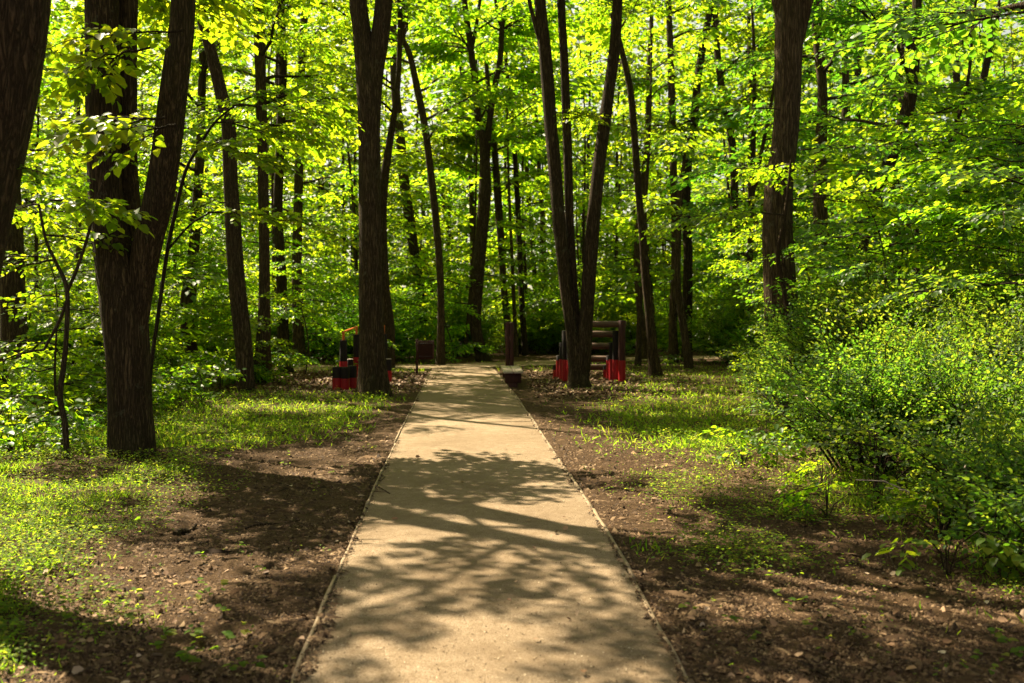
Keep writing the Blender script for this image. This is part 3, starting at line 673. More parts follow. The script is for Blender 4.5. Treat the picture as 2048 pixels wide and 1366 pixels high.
def proto_shrub(seed, h, w, leaf, sprays, n=46, size=.55, shape=6, cat="shrub", name="shrub", bare=7):
    """many stems from one foot, leaves on their outer two thirds"""
    g = np.random.default_rng(seed); root = empty(name, (0, 0, 0), "x", cat); mb, C = MB(), MB()
    for k in range(n):
        az = g.uniform(0, 6.28); out = w * math.sqrt(g.uniform(0.02, 1)); hh = h * g.uniform(.45, 1.05) * (1 - .35 * (out / w) ** 2)
        p0 = np.array([math.cos(az), math.sin(az), 0]) * out * .35; p1 = np.array([math.cos(az) * out, math.sin(az) * out, hh]); mid = (p0 + p1) / 2 + np.array([0, 0, hh * .15]) + g.normal(0, .06, 3)
        a = np.vstack([p0 - [0, 0, .05], mid * .7 + p0 * .3, mid, p1 * .6 + mid * .4, p1]); tube(mb, a, np.linspace(.010, .003, 5) * (1 + .5 * h), 4, 0, cap=False)
        for u in g.uniform(.12, 1, int(3 + 3 * h)):
            q = u * 4; i = int(min(q, 3)); p = a[i] * (1 - q + i) + a[i + 1] * (q - i)
            aa = g.uniform(0, 6.28); place_spray(C, sprays[g.integers(len(sprays))], p, np.array([math.cos(aa), math.sin(aa), g.uniform(-.1, .9)]), size * g.uniform(.5, 1.35), g.normal(0, .5), shape, 0, 1, 1, 1.0, .78)
        place_spray(C, sprays[g.integers(len(sprays))], p1, nrm(p1 - mid) + [0, 0, .2], size, g.normal(0, .5), shape, 0, 1, 1, 1.0, .78)
    for k in range(bare):                                     # bare pale stems between the leafy ones
        az = g.uniform(0, 6.28); out = w * g.uniform(.6, 1.15); p1 = np.array([math.cos(az) * out, math.sin(az) * out, h * g.uniform(.3, .95)])
        tube(mb, [[0, 0, -.05], p1 * [.35, .35, .6], p1 * [.75, .75, 1.0], p1], [.011, .009, .006, .003], 4, 1, cap=False)
    mb.build("stem", [M['twig'], M['plank']], root); C.build("foliage", [M[leaf], M['twig']], root); return root
def proto_low(seed, leaf, sprays, n=9, size=.5, h=.5, lscale=1.0):
    g = np.random.default_rng(seed); root = empty("leafy_plant", (0, 0, 0), "x", "plant"); mb, C = MB(), MB()
    for k in range(n):
        az = g.uniform(0, 6.28); hh = h * g.uniform(.35, 1.1); p1 = np.array([math.cos(az) * .25 * g.random(), math.sin(az) * .25 * g.random(), hh])
        a = np.vstack([[0, 0, -.03], p1 * [.3, .3, .55], p1]); tube(mb, a, [.006, .005, .003], 4, 0, cap=False)
        place_spray(C, sprays[g.integers(len(sprays))], p1 * .9, np.array([math.cos(az), math.sin(az), g.uniform(-.1, .4)]), size * g.uniform(.7, 1.2), g.normal(0, .3), 6, 0, 1, True, lscale)
    mb.build("stem", M['twig'], root); C.build("foliage", [M[leaf], M['twig']], root); return root

HERO_A = np.array(HERO)
def px_of(x, D): return 1024 + x / D * FPX
MARKS = [(20, "the leaning dark trunk"), (260, "the thick triple trunk"), (480, "the bare leaning trunk"), (600, "the stump posts"), (740, "the narrow V trunk"), (850, "the litter bin"),
         (960, "the curved foot trunk"), (1035, "the bench"), (1150, "the fan of three stems"), (1240, "the log ladder"), (1370, "the kinked trunk"), (1470, "the bowed trunk"),
         (1560, "the biggest rough trunk"), (1650, "the light flanked trunk"), (1760, "the bent dark trunk"), (1950, "the bright sky gap")]
def where(px):
    m = min(MARKS, key=lambda q: abs(q[0] - px)); d = px - m[0]
    if px < -20: return "beyond the left picture edge"
    if px > 2068: return "beyond the right picture edge"
    return ("behind " if abs(d) < 25 else "to the left of " if d < 0 else "to the right of ") + m[1]

def scatter(protos, spots, looks, tail, group_word, scale=(.85, 1.2)):
    """first use moves the prototype itself, every further one is a copy; looks: the words for each prototype"""
    used = set()
    for k, (x, y, pi) in enumerate(spots):
        p = protos[pi]; lab = f"{looks[pi]} {where(px_of(x, y))}{tail}"; grp = f"{group_word} {where(px_of(x, y))}"
        sc = float(rng.uniform(*scale)); loc = (x, y, float(gz(x, y))); rz = float(rng.uniform(0, 6.28))
        if pi in used: dup(p, loc, rz, sc, lab, grp)
        else:
            p.location = loc; p.rotation_euler = (0, 0, rz); p.scale = (sc,) * 3; p["label"] = lab; p["group"] = grp; used.add(pi)
    for k, p in enumerate(protos):
        if k not in used:
            for c in list(p.children): bpy.data.objects.remove(c)
            bpy.data.objects.remove(p)
def free(x, y, taken, md, corridor=1.0):
    if on_path(np.array(x), np.array(y), corridor): return False
    if np.min(np.hypot(HERO_A[:, 0] - x, HERO_A[:, 1] - y)) < md * .6: return False
    return all(math.hypot(x - q[0], y - q[1]) > md for q in taken)

# trees of the wood beyond
P = [proto_tree(1, 15, .13, 3.2, 'leaf', .05), proto_tree(2, 14, .10, 2.6, 'leaf', -.12), proto_tree(3, 16, .17, 4.0, 'leaf', .03, True), proto_tree(4, 13, .08, 2.2, 'leaf', .15),
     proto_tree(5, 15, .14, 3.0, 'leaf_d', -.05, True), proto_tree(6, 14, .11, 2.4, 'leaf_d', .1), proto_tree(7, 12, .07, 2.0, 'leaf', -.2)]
LOOK = ["slim straight tree with light leaves", "slender slightly leaning tree", "sturdy forked tree", "thin leaning pole of a tree", "dark leaved forked tree", "dark leaved slim tree", "very thin slanting tree"]
sp = []; tries = 0
while len(sp) < 88 and tries < 6000:
    tries += 1
    D = math.sqrt(rng.uniform(31 ** 2, 62 ** 2)); px = rng.uniform(-330, 2380); x = (px - 1024) / FPX * D
    if not free(x, D, sp, 2.6, 1.4): continue
    if 930 < px < 1110 and D < 44 and rng.random() < .8: continue
    if -14 < x < -1 and 42 < D < 55 and rng.random() < .6: continue
    d = px > 1500
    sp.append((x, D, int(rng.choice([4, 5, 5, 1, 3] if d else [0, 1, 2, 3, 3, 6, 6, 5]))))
n1 = len(sp)
while len(sp) < n1 + 14:
    D = rng.uniform(38, 60); px = rng.uniform(1030, 1520); x = (px - 1024) / FPX * D
    if all(math.hypot(x - q[0], D - q[1]) > 1.3 for q in sp): sp.append((x, D, int(rng.choice([3, 6, 3, 5]))))
# a few in the nearer left and right depths, outside the play area
for x, y, k in [(-13.5, 22, 0), (-10.8, 27, 6), (-16, 30, 2), (-9.6, 18.5, 3), (-15, 17, 1), (-11.8, 14.0, 6), (13.5, 25, 5), (15.5, 19, 4), (11.2, 29, 5), (10.0, 16.5, 3), (12.8, 13, 5), (-7.2, 31.5, 6), (-17.5, 12, 2), (-19, 22, 0), (-14.5, 9, 3), (-21, 16, 5)]:
    sp.append((x, y, k))
scatter(P, sp, LOOK, "", "slim trees of the wood")

# understorey saplings with flat layered leaves
P = [proto_sapling(21, 3.2, 'leaf', SPR, .85, 1.2), proto_sapling(22, 4.4, 'leaf', SPR, .95, 1.5, lean=.1), proto_sapling(23, 2.3, 'leaf', SPR, .75, .9, lean=-.2),
     proto_sapling(24, 4.0, 'leaf_d', SPR, .9, 1.4), proto_sapling(25, 5.6, 'leaf', SPR_FAR, 1.0, 1.7, 4, n0=.1, step=.25), proto_sapling(26, 2.8, 'leaf_d', SPR, .8, 1.2, lean=-.15)]
LOOK = ["young light green sapling", "tall young layered sapling", "short leaning light sapling", "young dark green layered sapling", "tall bushy understorey sapling", "short dark green sapling"]
sp = []; tries = 0
while len(sp) < 92 and tries < 6000:
    tries += 1
    D = math.sqrt(rng.uniform(27.5 ** 2, 52 ** 2)); px = rng.uniform(-200, 2250); x = (px - 1024) / FPX * D
    if not free(x, D, sp, 1.5, 1.5): continue
    if D < 33 and 600 < px < 1400: continue
    if D < 41 and 930 < px < 1330: continue
    sp.append((x, D, int(rng.choice([3, 5, 3, 1, 4] if px > 1450 else [0, 1, 2, 4, 4, 0, 5]))))
for x, y, k in [(-8.2, 20.5, 0), (-7.4, 24.5, 1), (-9.4, 16.0, 2), (-6.9, 17.2, 2), (-8.8, 23, 4), (-5.6, 26.5, 0), (-7.6, 14.2, 5), (-10.2, 19.2, 1), (-6.2, 22.5, 2), (-11.4, 24, 4), (-12.4, 19, 4), (-8.8, 13.2, 1), (-7.9, 27.5, 1),
               (-6.6, 14.8, 2), (-10.6, 16.4, 0),
               (5.4, 14.6, 3), (7.2, 13.6, 1), (8.4, 15.4, 3), (6.6, 17.5, 1), (9.6, 18.8, 4), (5.9, 19.8, 3), (7.9, 21.2, 4), (4.9, 22.0, 0), (10.6, 14.4, 3), (6.9, 24.5, 1), (9.2, 24, 4), (5.4, 26.5, 5), (8.6, 12.2, 3), (6.3, 11.6, 5),
               (11.4, 21.0, 4), (12.6, 17.0, 4)]:
    sp.append((x, y, k))
def clear_right(q, w): return q[0] < 0 or q[1] > 28 or px_of(q[0] - w, q[1]) > 1495
sp = [q for q in sp if clear_right(q, .8) and not (q[0] < 0 and q[1] < 20 and px_of(q[0], q[1]) < 130)]
scatter(P, sp, LOOK, "", "understorey saplings")

# shrubs of the thicket on the right, with small leaves
P = [proto_shrub(41, 1.5, 1.2, 'leaf_s', SPR_SH, 50, .6), proto_shrub(42, 1.1, .95, 'leaf_s', SPR_SH, 36, .52), proto_shrub(43, .7, .75, 'leaf_s', SPR_SH, 18, .5, bare=9), proto_shrub(44, 1.8, 1.3, 'leaf_s', SPR_SH, 60, .68)]
LOOK = ["bushy small leaved shrub", "rounded small leaved shrub", "low small leaved shrub", "tall small leaved shrub"]
sp = [(4.5, 12.2, 1), (5.2, 11.2, 0), (6.4, 10.4, 0), (4.9, 14.4, 0), (5.3, 13.6, 3), (6.8, 12.4, 3), (3.7, 10.2, 2), (4.5, 9.7, 1), (5.5, 9.0, 1), (4.9, 16.4, 1), (5.4, 16.0, 3), (7.4, 9.6, 0), (8.2, 11.0, 3),
      (3.45, 7.5, 2), (3.95, 6.9, 2), (3.55, 6.35, 2), (4.3, 7.9, 1), (4.75, 6.9, 1), (4.1, 6.0, 2), (3.15, 8.6, 2), (5.4, 7.6, 0), (6.2, 8.4, 0), (3.7, 12.6, 2), (4.3, 15.6, 2), (5.0, 18.6, 1), (7.0, 15.0, 3), (8.9, 13.6, 3), (5.2, 18.6, 0),
      (6.6, 19.6, 3), (4.6, 20.6, 1), (9.8, 12.2, 3), (10.4, 17.4, 3), (4.9, 5.6, 2)]
sp = [(x, y, 2 if y < 8.8 else 1 if y < 11 else k) for x, y, k in sp]
sp = [q for q in sp if clear_right(q, (.85, .75, .5, .9)[q[2]]) and not (q[1] < 9 and q[0] < 3.3)]
scatter(P, sp, LOOK, "", "shrubs of the thicket", (.85, 1.05))

# leafy bushes under the trees of the wood beyond
P = [proto_shrub(51, 1.7, 1.3, 'leaf', SPR, 30, .8, 4, "bush", "leafy_bush"), proto_shrub(52, 2.4, 1.5, 'leaf', SPR, 34, .9, 4, "bush", "leafy_bush"), proto_shrub(53, 1.9, 1.4, 'leaf_d', SPR, 32, .85, 4, "bush", "leafy_bush")]
LOOK = ["light green leafy bush", "tall light green bush", "dark green leafy bush"]
sp = []; tries = 0
while len(sp) < 96 and tries < 6000:
    tries += 1
    D = math.sqrt(rng.uniform(30 ** 2, 58 ** 2)); px = rng.uniform(-150, 2200); x = (px - 1024) / FPX * D
    if on_path(np.array(x), np.array(D), 1.6) or any(math.hypot(x - q[0], D - q[1]) < 1.9 for q in sp): continue
    if D < 34 and 560 < px < 1420: continue
    if D < 41 and 960 < px < 1350: continue
    sp.append((x, D, int(rng.choice([2, 2, 1] if px > 1500 else [0, 0, 1, 2]))))
scatter(P, sp, LOOK, "", "leafy bushes of the wood", (.85, 1.3))

# low leafy plants
P = [proto_low(61, 'leaf', SPR_BIG, 9, .5, .55), proto_low(62, 'leaf', SPR, 12, .5, .7), proto_low(63, 'leaf_d', SPR_BIG, 9, .5, .45), proto_low(64, 'leaf', SPR_BIG, 6, .35, .3), proto_low(65, 'leaf_s', SPR_SH, 14, .5, .6)]
LOOK = ["knee high broad leaved plant", "bushy young plant", "dark broad leaved plant", "small broad leaved plant", "small leaved bushy plant"]
sp = []; tries = 0
while len(sp) < 74 and tries < 4000:
    tries += 1
    D = math.sqrt(rng.uniform(27 ** 2, 48 ** 2)); px = rng.uniform(-60, 2100); x = (px - 1024) / FPX * D
    if on_path(np.array(x), np.array(D), .7) or any(math.hypot(x - q[0], D - q[1]) < .8 for q in sp): continue
    if D < 31 and 580 < px < 1400: continue
    sp.append((x, D, int(rng.integers(0, 5))))
tries = 0; n0 = len(sp)
while len(sp) < n0 + 60 and tries < 4000:
    tries += 1
    D = rng.uniform(11, 26); px = rng.uniform(-100, 520); x = (px - 1024) / FPX * D
    if x > -4.9 - .04 * D or any(math.hypot(x - q[0], D - q[1]) < .6 for q in sp): continue
    if np.min(np.hypot(HERO_A[:, 0] - x, HERO_A[:, 1] - D)) < .45: continue
    sp.append((x, D, int(rng.choice([0, 1, 2, 3, 3, 0]))))
sp += [(2.75, 6.3, 3), (3.1, 7.2, 3), (2.5, 7.9, 3), (3.3, 5.6, 4), (2.9, 9.3, 3), (3.0, 8.2, 4), (2.45, 10.6, 3), (2.9, 11.4, 3), (3.4, 6.6, 4), (5.2, 19.8, 3), (5.6, 23.5, 1)]
scatter(P, sp, LOOK, "", "low plants of the woodland floor", (.8, 1.35))

# the far wood: reads as one mass of leaves
g = np.random.default_rng(77); mb = MB(); n = 170000
px = g.uniform(-500, 2560, n); D = np.sqrt(g.uniform(58 ** 2, 84 ** 2, n)); x = (px - 1024) / FPX * D
z = 24 * g.random(n) ** 1.05
cl = fbm(x * .28 + 3, z * .45 + D * .2, 31, 3)
gap = np.exp(-((px - 870) / 130) ** 2 - ((z - 17) / 4.5) ** 2) + np.exp(-((px - 1020) / 60) ** 2 - ((z - 10.5) / 2.6) ** 2) + np.exp(-((px - 1880) / 90) ** 2 - ((z - 12) / 2.5) ** 2) + .8 * np.exp(-((px - 1420) / 90) ** 2 - ((z - 14) / 3) ** 2)
k = (cl > .22) & (g.random(n) > gap * .85); P3 = np.stack([x, D, z], 1)[k]
add_leaves(mb, P3, g.normal(0, 1, P3.shape) * [1, 1, .5], g.normal(0, .5, P3.shape) + [0, 0, 1], g.uniform(.3, .62, len(P3)), 4, np.where(g.random(len(P3)) < .5, 0, 2), 1.1)
for q in range(70):
    D_ = g.uniform(58, 84); x_ = (g.uniform(-400, 2450) - 1024) / FPX * D_; l = g.normal(0, .8)
    tube(mb, [[x_, D_, -.2], [x_ + l * .4, D_, 6], [x_ + l, D_, 18]], [.16, .12, .05], 6, 1, cap=False)
tag(mb.build("far_wood", [M['leaf'], M['bark'], M['leaf_d']]), kind="stuff", label="mass of far trees closing the view behind the wood", cat="wood")

# ------------------------------------------------------------------ ground cover, all of it beyond counting
def green(x, y):
    """how green the woodland floor is, 0..1"""
    n = fbm(x * .55 + 4, y * .55, 40, 4); n2 = fbm(x * 1.9, y * 1.9, 44, 3)
    xb = np.interp(y, [4.3, 5.5, 7, 9, 12, 15, 19], [-2.1, -2.35, -2.6, -2.75, -2.9, -2.4, -2.1])
    left = sstep(.55, -.75, x - xb - (n - .5) * 2.4)
    strip = sstep(12.2, 13.8, y + (n - .5) * 3) * sstep(20.6, 19.6, y + (n2 - .5)) * sstep(-2.0, -2.7, x + .03 * (y - 14) + (n2 - .5) * 1.0) * 1.0
    right = sstep(2.0, 3.3, x + (n - .5) * 1.8 + np.where(y < 8, -.5, 0))
    bright = 2.2 * np.exp(-((x - 2.75 - .02 * (y - 14)) / .95) ** 2 - ((y - 15) / 3.6) ** 2)
    clump = np.exp(-((x - 1.6) / .38) ** 2 - ((y - 9.5) / .8) ** 2) + np.exp(-((x - 2.35) / .5) ** 2 - ((y - 8.3) / .5) ** 2) + .8 * np.exp(-((x - 1.5) / .4) ** 2 - ((y - 6.7) / .35) ** 2)
    back = sstep(27, 30, y) * .8
    foot = np.zeros_like(x)
    for hx, hy in HERO_A[HERO_A[:, 1] < 32]: foot = np.maximum(foot, np.exp(-((x - hx) ** 2 + (y - hy) ** 2) / .45 ** 2))
    v = np.maximum.reduce([foot * .8, left * np.where((y > 20.3) & (y < 27) & (x > -6.3), 0.05, 1), strip, right * .75 * sstep(4.5, 7, y), bright, np.clip(clump * 1.8, 0, 1.5), back])
    return np.clip(v * (0.6 + 1.3 * n2), 0, 1) * np.where(on_path(x, y, .10), 0, 1)
def sample(n, y0, y1, pxr=(-150, 2200), pw=2.0):
    """positions spread so that they lie about evenly in the view"""
    u = g.random(n); D = (y0 ** -pw * (1 - u) + y1 ** -pw * u) ** (-1 / pw) if pw > 0 else g.uniform(y0, y1, n)
    return (g.uniform(*pxr, n) - 1024) / FPX * D, D
# grass blades
mb = MB(); x, y = sample(260000, 4.3, 34, pw=.9); k = g.random(len(x)) < green(x, y) * .85 * sstep(.40, .64, fbm(x * 1.3 + 8, y * 1.3, 52, 3) + np.where(y > 12, .35, 0)); x, y = x[k], y[k]
cx, cyy = fbm(x * 3.1, y * 3.1, 60, 2), fbm(x * .8, y * .8, 63, 2)
h = (0.03 + .08 * np.clip(cx, 0, 1) ** 1.2) * g.uniform(.5, 1.5, len(x)) * np.where(y > 12, 1.45, .95); z = gz(x, y)
d = g.normal(0, 1, (len(x), 3)) * [.7, .7, 0] + [0, 0, 1]
add_leaves(mb, np.stack([x, y, z - .004], 1), d, g.normal(0, 1, (len(x), 3)), h, 4, 0, .22)
tag(mb.build("grass", M['grass']), kind="stuff", label="short grass on the woodland floor", cat="grass")
# small leaved weeds
mb = MB(); x, y = sample(52000, 4.2, 30, pw=1.0); gg = green(x, y); k = g.random(len(x)) < gg * .9 + (.004) * (1 - on_path(x, y, .05)); x, y = x[k], y[k]
for q in range(5):
    n = len(x); a = g.uniform(0, 6.28, n); r = g.uniform(.01, .05, n); hh = g.uniform(.012, .11, n) * (.4 + 1.3 * vnoise(x * 2, y * 2, 70))
    add_leaves(mb, np.stack([x + np.cos(a) * r, y + np.sin(a) * r, gz(x, y) + hh], 1), np.stack([np.cos(a), np.sin(a), g.uniform(-.3, .4, n)], 1), g.normal(0, .3, (n, 3)) + [0, 0, 1], g.uniform(.010, .030, n) * np.where(y > 11, 1.6, 1), 6, 0, 1.0)
tag(mb.build("ground_cover", M['weed']), kind="stuff", label="small leaved weeds covering the floor", cat="ground cover")
# broad seedling leaves dotted on the bare soil
mb = MB(); x, y = sample(420, 4.3, 22, pw=1.0); k = (~on_path(x, y, .12)) & (np.abs(x) < 4.5) & (fbm(x * .9, y * .9, 90, 2) > .40); x, y = x[k], y[k]
for q in range(4):
    n = len(x); a = g.uniform(0, 6.28, n)
    add_leaves(mb, np.stack([x, y, gz(x, y) + .03 + g.uniform(0, .05, n)], 1), np.stack([np.cos(a), np.sin(a), g.uniform(-.2, .2, n)], 1), g.normal(0, .25, (n, 3)) + [0, 0, 1], g.uniform(.022, .055, n), 6, 0, 1.15)
tag(mb.build("seedling_leaves", M['weed']), kind="stuff", label="broad seedling leaves dotted on the soil", cat="ground cover")
# mulch crumbs and chips
mb = MB(); x, y = sample(130000, 4.1, 25, pw=.75); k = (~on_path(x, y, -.01 - .12 * fbm(x * 2, y * 2, 81, 2) ** 3 * 2)) & (np.abs(x) < 7) & (g.random(len(x)) > .8 * green(x, y)); x, y = x[k], y[k]
n = len(x); sz = (.004 + .010 * g.random(n) ** 2) * np.where(g.random(n) < .05, 2.0, 1) * np.where(y > 9, 1.5, 1)
T4 = np.array([[1, 0, -.3], [-.5, .75, -.3], [-.5, -.75, -.3], [.05, .05, .6]]); TF = np.array([[0, 1, 3], [1, 2, 3], [2, 0, 3]])
a = g.uniform(0, 6.28, n); el_ = np.where(g.random(n) < .05, g.uniform(4, 9, n), g.uniform(.5, 2.2, n)); ca, sa = np.cos(a), np.sin(a)
V = T4[None] * np.stack([el_, np.ones(n), g.uniform(.5, 1.5, n)], 1)[:, None, :] + g.normal(0, .25, (n, 4, 3)); V *= sz[:, None, None]
V = np.stack([V[..., 0] * ca[:, None] - V[..., 1] * sa[:, None], V[..., 0] * sa[:, None] + V[..., 1] * ca[:, None], V[..., 2]], -1) + np.stack([x, y, np.maximum(gz(x, y), np.where(on_path(x, y, 0.01), .006, -9)) + .004], 1)[:, None, :]
mb.add(V.reshape(-1, 3), (TF[None] + (np.arange(n) * 4)[:, None, None]).reshape(-1, 3))
tag(mb.build("mulch_litter", M['chip']), kind="stuff", label="brown crumbs and chips on the soil", cat="litter")
# dry leaves, thick round the exercise posts, thin elsewhere
mb = MB()
x1, y1 = g.uniform(-7, -1.9, 5200), g.uniform(20.6, 28, 5200); x2, y2 = g.uniform(.4, 4.6, 3600), g.uniform(19, 28.5, 3600); x3, y3 = sample(800, 4.3, 20, pw=1.0)
x, y = np.concatenate([x1, x2, x3]), np.concatenate([y1, y2, y3]); k = ((~on_path(x, y, .05)) | (g.random(len(x)) < .16)) & ((np.abs(x) < 4.5) | (y > 19)); x, y = x[k], y[k]; n = len(x)
add_leaves(mb, np.stack([x, y, np.maximum(gz(x, y), np.where(on_path(x, y), .008, -9)) + .012], 1), g.normal(0, 1, (n, 3)) * [1, 1, .35], g.normal(0, .45, (n, 3)) + [0, 0, 1], g.uniform(.03, .085, n) * np.where(y > 19, 1.15, .7), 6, 0, 1.0)
tag(mb.build("dry_leaves", M['dry']), kind="stuff", label="dry brown leaf litter round the exercise posts", cat="leaf litter")
# grit and specks on the sand
mb = MB(); x, y = sample(15000, 4.1, 26, (560, 1400), 1.0); k = (x > xl(y) + .01) & (x < xr(y) - .01); x, y = x[k], y[k]; n = len(x)
ed = np.minimum(x - xl(y), xr(y) - x); k = g.random(n) < .35 + .65 * np.exp(-ed / .12); x, y = x[k], y[k]; n = len(x)
V = T4[None] * g.uniform(.5, 1.2, (n, 1, 3)) + g.normal(0, .2, (n, 4, 3)); V = V * (g.uniform(.002, .0075, n))[:, None, None] + np.stack([x, y, np.full(n, .010)], 1)[:, None, :]
mb.add(V.reshape(-1, 3), (TF[None] + (np.arange(n) * 4)[:, None, None]).reshape(-1, 3))
tag(mb.build("path_grit", M['grit']), kind="stuff", label="grit and crumbs lying on the sand path", cat="grit")

# fallen sticks one can tell apart
def stick(px0, py0, px1, py1, w, lab, bend=.0, name="stick", mat='bark2'):
    a, b = np.array(gp(px0, py0)), np.array(gp(px1, py1)); t = np.linspace(0, 1, 7); q = a + np.outer(t, b - a); nn = np.array([-(b - a)[1], (b - a)[0]])
    q = q + np.outer(np.sin(t * 3.14) * bend, nn); zz = gz(q[:, 0], q[:, 1]) + w * .7 + .012 * np.sin(t * 7)
    mb = MB(); o = np.array([q[0, 0], q[0, 1], zz[0]]); tube(mb, np.c_[q, zz] - o, np.linspace(w, w * .6, 7), 7, 0, .12, int(px0), True, 2)
    tag(mb.build(name, M[mat], None, True, o), lab, "stick")
stick(1694, 1116, 1764, 1132, .016, "short straight stick with a pale top lying on soil before the shrubs")
stick(1782, 1105, 1875, 1163, .010, "long curved bare stick next to the short straight one", -.12)
stick(1662, 1205, 1760, 1246, .009, "thin stick arched over the soil in two strands", -.08)
stick(1620, 1336, 1700, 1356, .010, "pale stick lying on soil close to the bottom edge")
stick(1568, 1030, 1600, 1092, .006, "fine bent twig above the short straight stick", .1)
stick(1336, 1028, 1345, 1008, .008, "tiny upright looking twig by the small green clump")
stick(352, 1130, 420, 1122, .007, "pale thin twig on soil at the left grass edge", .1)
stick(490, 1052, 600, 1042, .009, "dark stick lying along the tree shadow left of the path", .04, mat='bark')
stick(350, 1068, 392, 1050, .022, "short thick chunk of broken branch at the left grass edge", 0, mat='bark')
stick(780, 988, 770, 955, .006, "small twig beside the path edging", .1)
stick(330, 860, 400, 845, .012, "fallen pale branch in the grass behind the thick trunk", .05)
stick(1930, 870, 2010, 835, .010, "dead bare branch stretched out in front of the thicket", .05)

# ------------------------------------------------------------------ exercise equipment in stained round timber
def post(parent, x, y, h, r, red=None, top='black', name="post", cap=None, z0=0.0, nseg=14):
    """a round post; its red foot is a sub-part standing 3 mm proud"""
    mb = MB(); tube(mb, [[x, y, z0 - .15], [x, y, z0 + h * .5], [x, y, z0 + h - .012], [x, y, z0 + h]], [r, r, r, r - .010], nseg, 0, .03, int(x * 50), True, 1)
    o = mb.build(name, M[top], parent, False)
    if red:
        mb = MB(); tube(mb, [[x, y, z0 - .15], [x, y, z0 + red]], [r + .003, r + .003], nseg, 0, .03, int(x * 50), False, 1); mb.build("painted_foot", M['red'], o)
    if cap:
        mb = MB(); tube(mb, [[x, y, z0 + h + .001], [x, y, z0 + h + .012]], [r - .008, r - .012], nseg, 0); mb.build("cut_top", M[cap], o)
    return o
def stump(px, py, top_py, wpx, red_py, lab, cap=None):
    D = gd(py); x = (px - 1024) / FPX * D; k = FPX / D; z = float(gz(x, D))
    root = empty("stump_post", (x, D, z), lab, "stump post", "stump posts by the orange rails")
    post(root, 0, 0, (py - top_py) / k, wpx / 2 / k, (py - red_py) / k, cap=cap)
stump(674, 779, 735, 18.5, 757, "first black and red stump post on the outer end of the joined three")
stump(690, 779, 734, 18, 757, "middle black and red stump post of the joined three")
stump(705, 777, 732, 17, 756, "black and red stump post nearest the V trunk among the joined three")
stump(700, 764, 717, 13, 742, "pale topped stump post showing above the joined three", 'cut')
stump(776, 764, 717, 15, 740, "pale topped stump post to the right of the V trunk", 'cut')
D0 = 23.4; bx = (687 - 1024) / FPX * D0; bzz = float(gz(bx, D0))
bars = empty("parallel_bars", (bx, D0, bzz), "black and red round posts carrying slanting orange rails around the V trunk", "exercise bars")
def loc(px, D): return (px - 1024) / FPX * D - bx, D - D0
for (pa, Da, ta), (pb, Db, tb) in ((((687, 23.4, 680), (713, 25.6, 669))), ((767, 23.9, 668), (747, 25.8, 668))):
    ends = []
    for p_, D_, t_ in ((pa, Da, ta), (pb, Db, tb)):
        x, y = loc(p_, D_); h = CAMH - (t_ - HOR) / FPX * D_ - bzz; post(bars, x, y, h, .088, .52)
        ends.append((x, y, h))
    mb = MB()
    for x, y, h in ends: tube(mb, [[x, y, h - .02], [x, y, h + .19]], [.032, .032], 10, 0)
    (xa, ya, ha), (xb, yb, hb) = ends; dx = np.array([xb - xa, yb - ya, hb - ha])
    a_, b_ = np.array([xa, ya, ha + .19]), np.array([xb, yb, hb + .19])
    tube(mb, [a_ - dx * .06, a_, (a_ + b_) / 2, b_, b_ + dx * .05], [.024] * 5, 10, 0); mb.build("rail", M['orange'], bars, True)

# slatted litter bin on one post
D0 = 27.0; bx = (834 - 1024) / FPX * D0; k = FPX / D0
binr = empty("litter_bin", (bx, D0, float(gz(bx, D0))), "dark red brown slatted litter bin hanging on a single post", "litter bin")
mb = MB(); box(mb, (0, 0, .45), (.06, .06, 1.0), 0, .006); mb.build("post", M['brown'], binr)
zb, zt, wd = CAMH - (719 - HOR) / k, CAMH - (681 - HOR) / k, 31 / k
mb = MB()
for q in range(8):
    x = .045 + (wd - .03) * q / 7
    for y in (-.16, .16): box(mb, (x, y, (zb + zt) / 2 + .01 * (q % 2)), (.030, .018, zt - zb), 0, .004)
for q in range(5):
    y = -.11 + .055 * q
    for x in (.03, wd + .03): box(mb, (x, y, (zb + zt) / 2), (.016, .036, zt - zb - .03), 0, .004)
mb.build("slat_basket", M['brown'], binr)
mb = MB()
for z in (zb + .08, zt - .08): box(mb, (wd / 2 + .03, 0, z), (wd - .02, .296, .022), 0, .004)
mb.build("hoop", M['black'], binr)

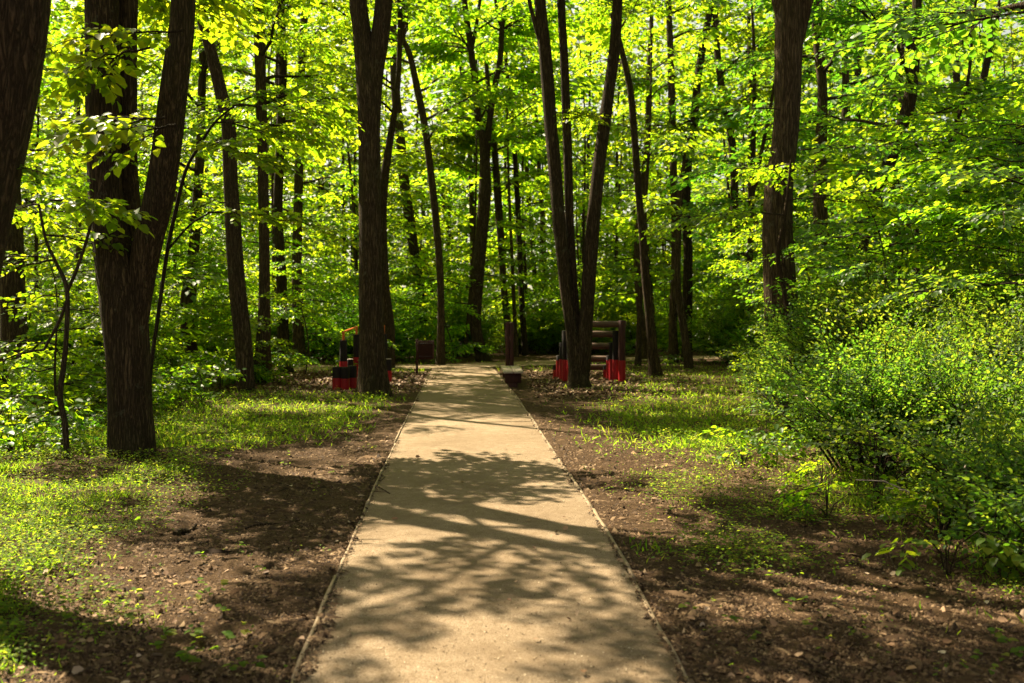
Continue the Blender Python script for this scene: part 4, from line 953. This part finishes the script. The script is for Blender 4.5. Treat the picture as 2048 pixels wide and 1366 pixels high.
# bench of two planks with a tall post at its far end
D0 = 21.9; x0 = (1026.5 - 1024) / FPX * D0; z0 = float(gz(x0, D0)); D1 = 24.2
bench = empty("bench", (x0, D0, z0), "low bench of two pale planks with a tall dark post at its far end", "bench")
sx = (1019.5 - 1024) / FPX * D1 - x0; L = D1 - D0; ang = math.atan2(sx, L)
cs, sn = math.cos(ang), math.sin(ang)
def bl(u, v): return np.array([u * cs + v * sn, -u * sn + v * cs])
SH = CAMH - (742 - HOR) / FPX * D0 - z0
for u in (-.115, .115):
    p = bl(u, L / 2 - .05); mb = MB(); box(mb, (0, 0, 0), (.215, L + .1, .05), 0, .008, -ang)
    o = mb.build("plank", M['plank'], bench); o.location = (p[0], p[1], SH - .025)
for v in (.1, L - .35):
    p = bl(0, v); mb = MB(); box(mb, (p[0], p[1], SH - .16), (.36, .14, .22), 0, .012, -ang); box(mb, (p[0], p[1], SH / 2 - .2), (.2, .13, SH - .14), 0, .012, -ang)
    mb.build("support", M['brown'], bench)
p = bl(0, L + .12); hz = CAMH - (644 - HOR) / FPX * 24.4 - z0
for u in (-.052, .052):
    q = bl(u, L + .12); mb = MB(); box(mb, (q[0], q[1], hz / 2 - .07), (.098, .12, hz + .14), 0, .018, -ang); mb.build("back_post", M['brown'], bench)

# stepped log ladder
D0 = 24.1; x0 = (1194 - 1024) / FPX * D0; z0 = float(gz(x0, D0))
lad = empty("log_ladder", (x0, D0, z0), "stepped ladder of five horizontal logs between dark posts with red feet", "climbing ladder")
steps = [(24.1, 1244, 1141, 641), (24.42, 1232, 1131, 661), (24.74, 1225, 1125, 685), (25.06, 1219, 1119, 711), (25.38, 1213, 1113, 730)]
for q, (D_, pr, pl, ty) in enumerate(steps):
    h = CAMH - (ty - HOR) / FPX * D_ - z0; xa, xb = (pl - 1024) / FPX * D_ - x0, (pr - 1024) / FPX * D_ - x0; y = D_ - D0
    for x in (xa, xb): post(lad, x, y, h, .086, min(.53, h - .12), 'brown' if q == 0 and x > 0 else 'black')
    zz = h - (.09 if q < 4 else .06)
    mb = MB(); tube(mb, [[xa - .07, y + .10, zz], [(xa + xb) / 2, y + .10, zz], [xb + .11, y + .10, zz]], [.078, .08, .078], 12, 0, .03, q); mb.build("rung", M['log'], lad, True)
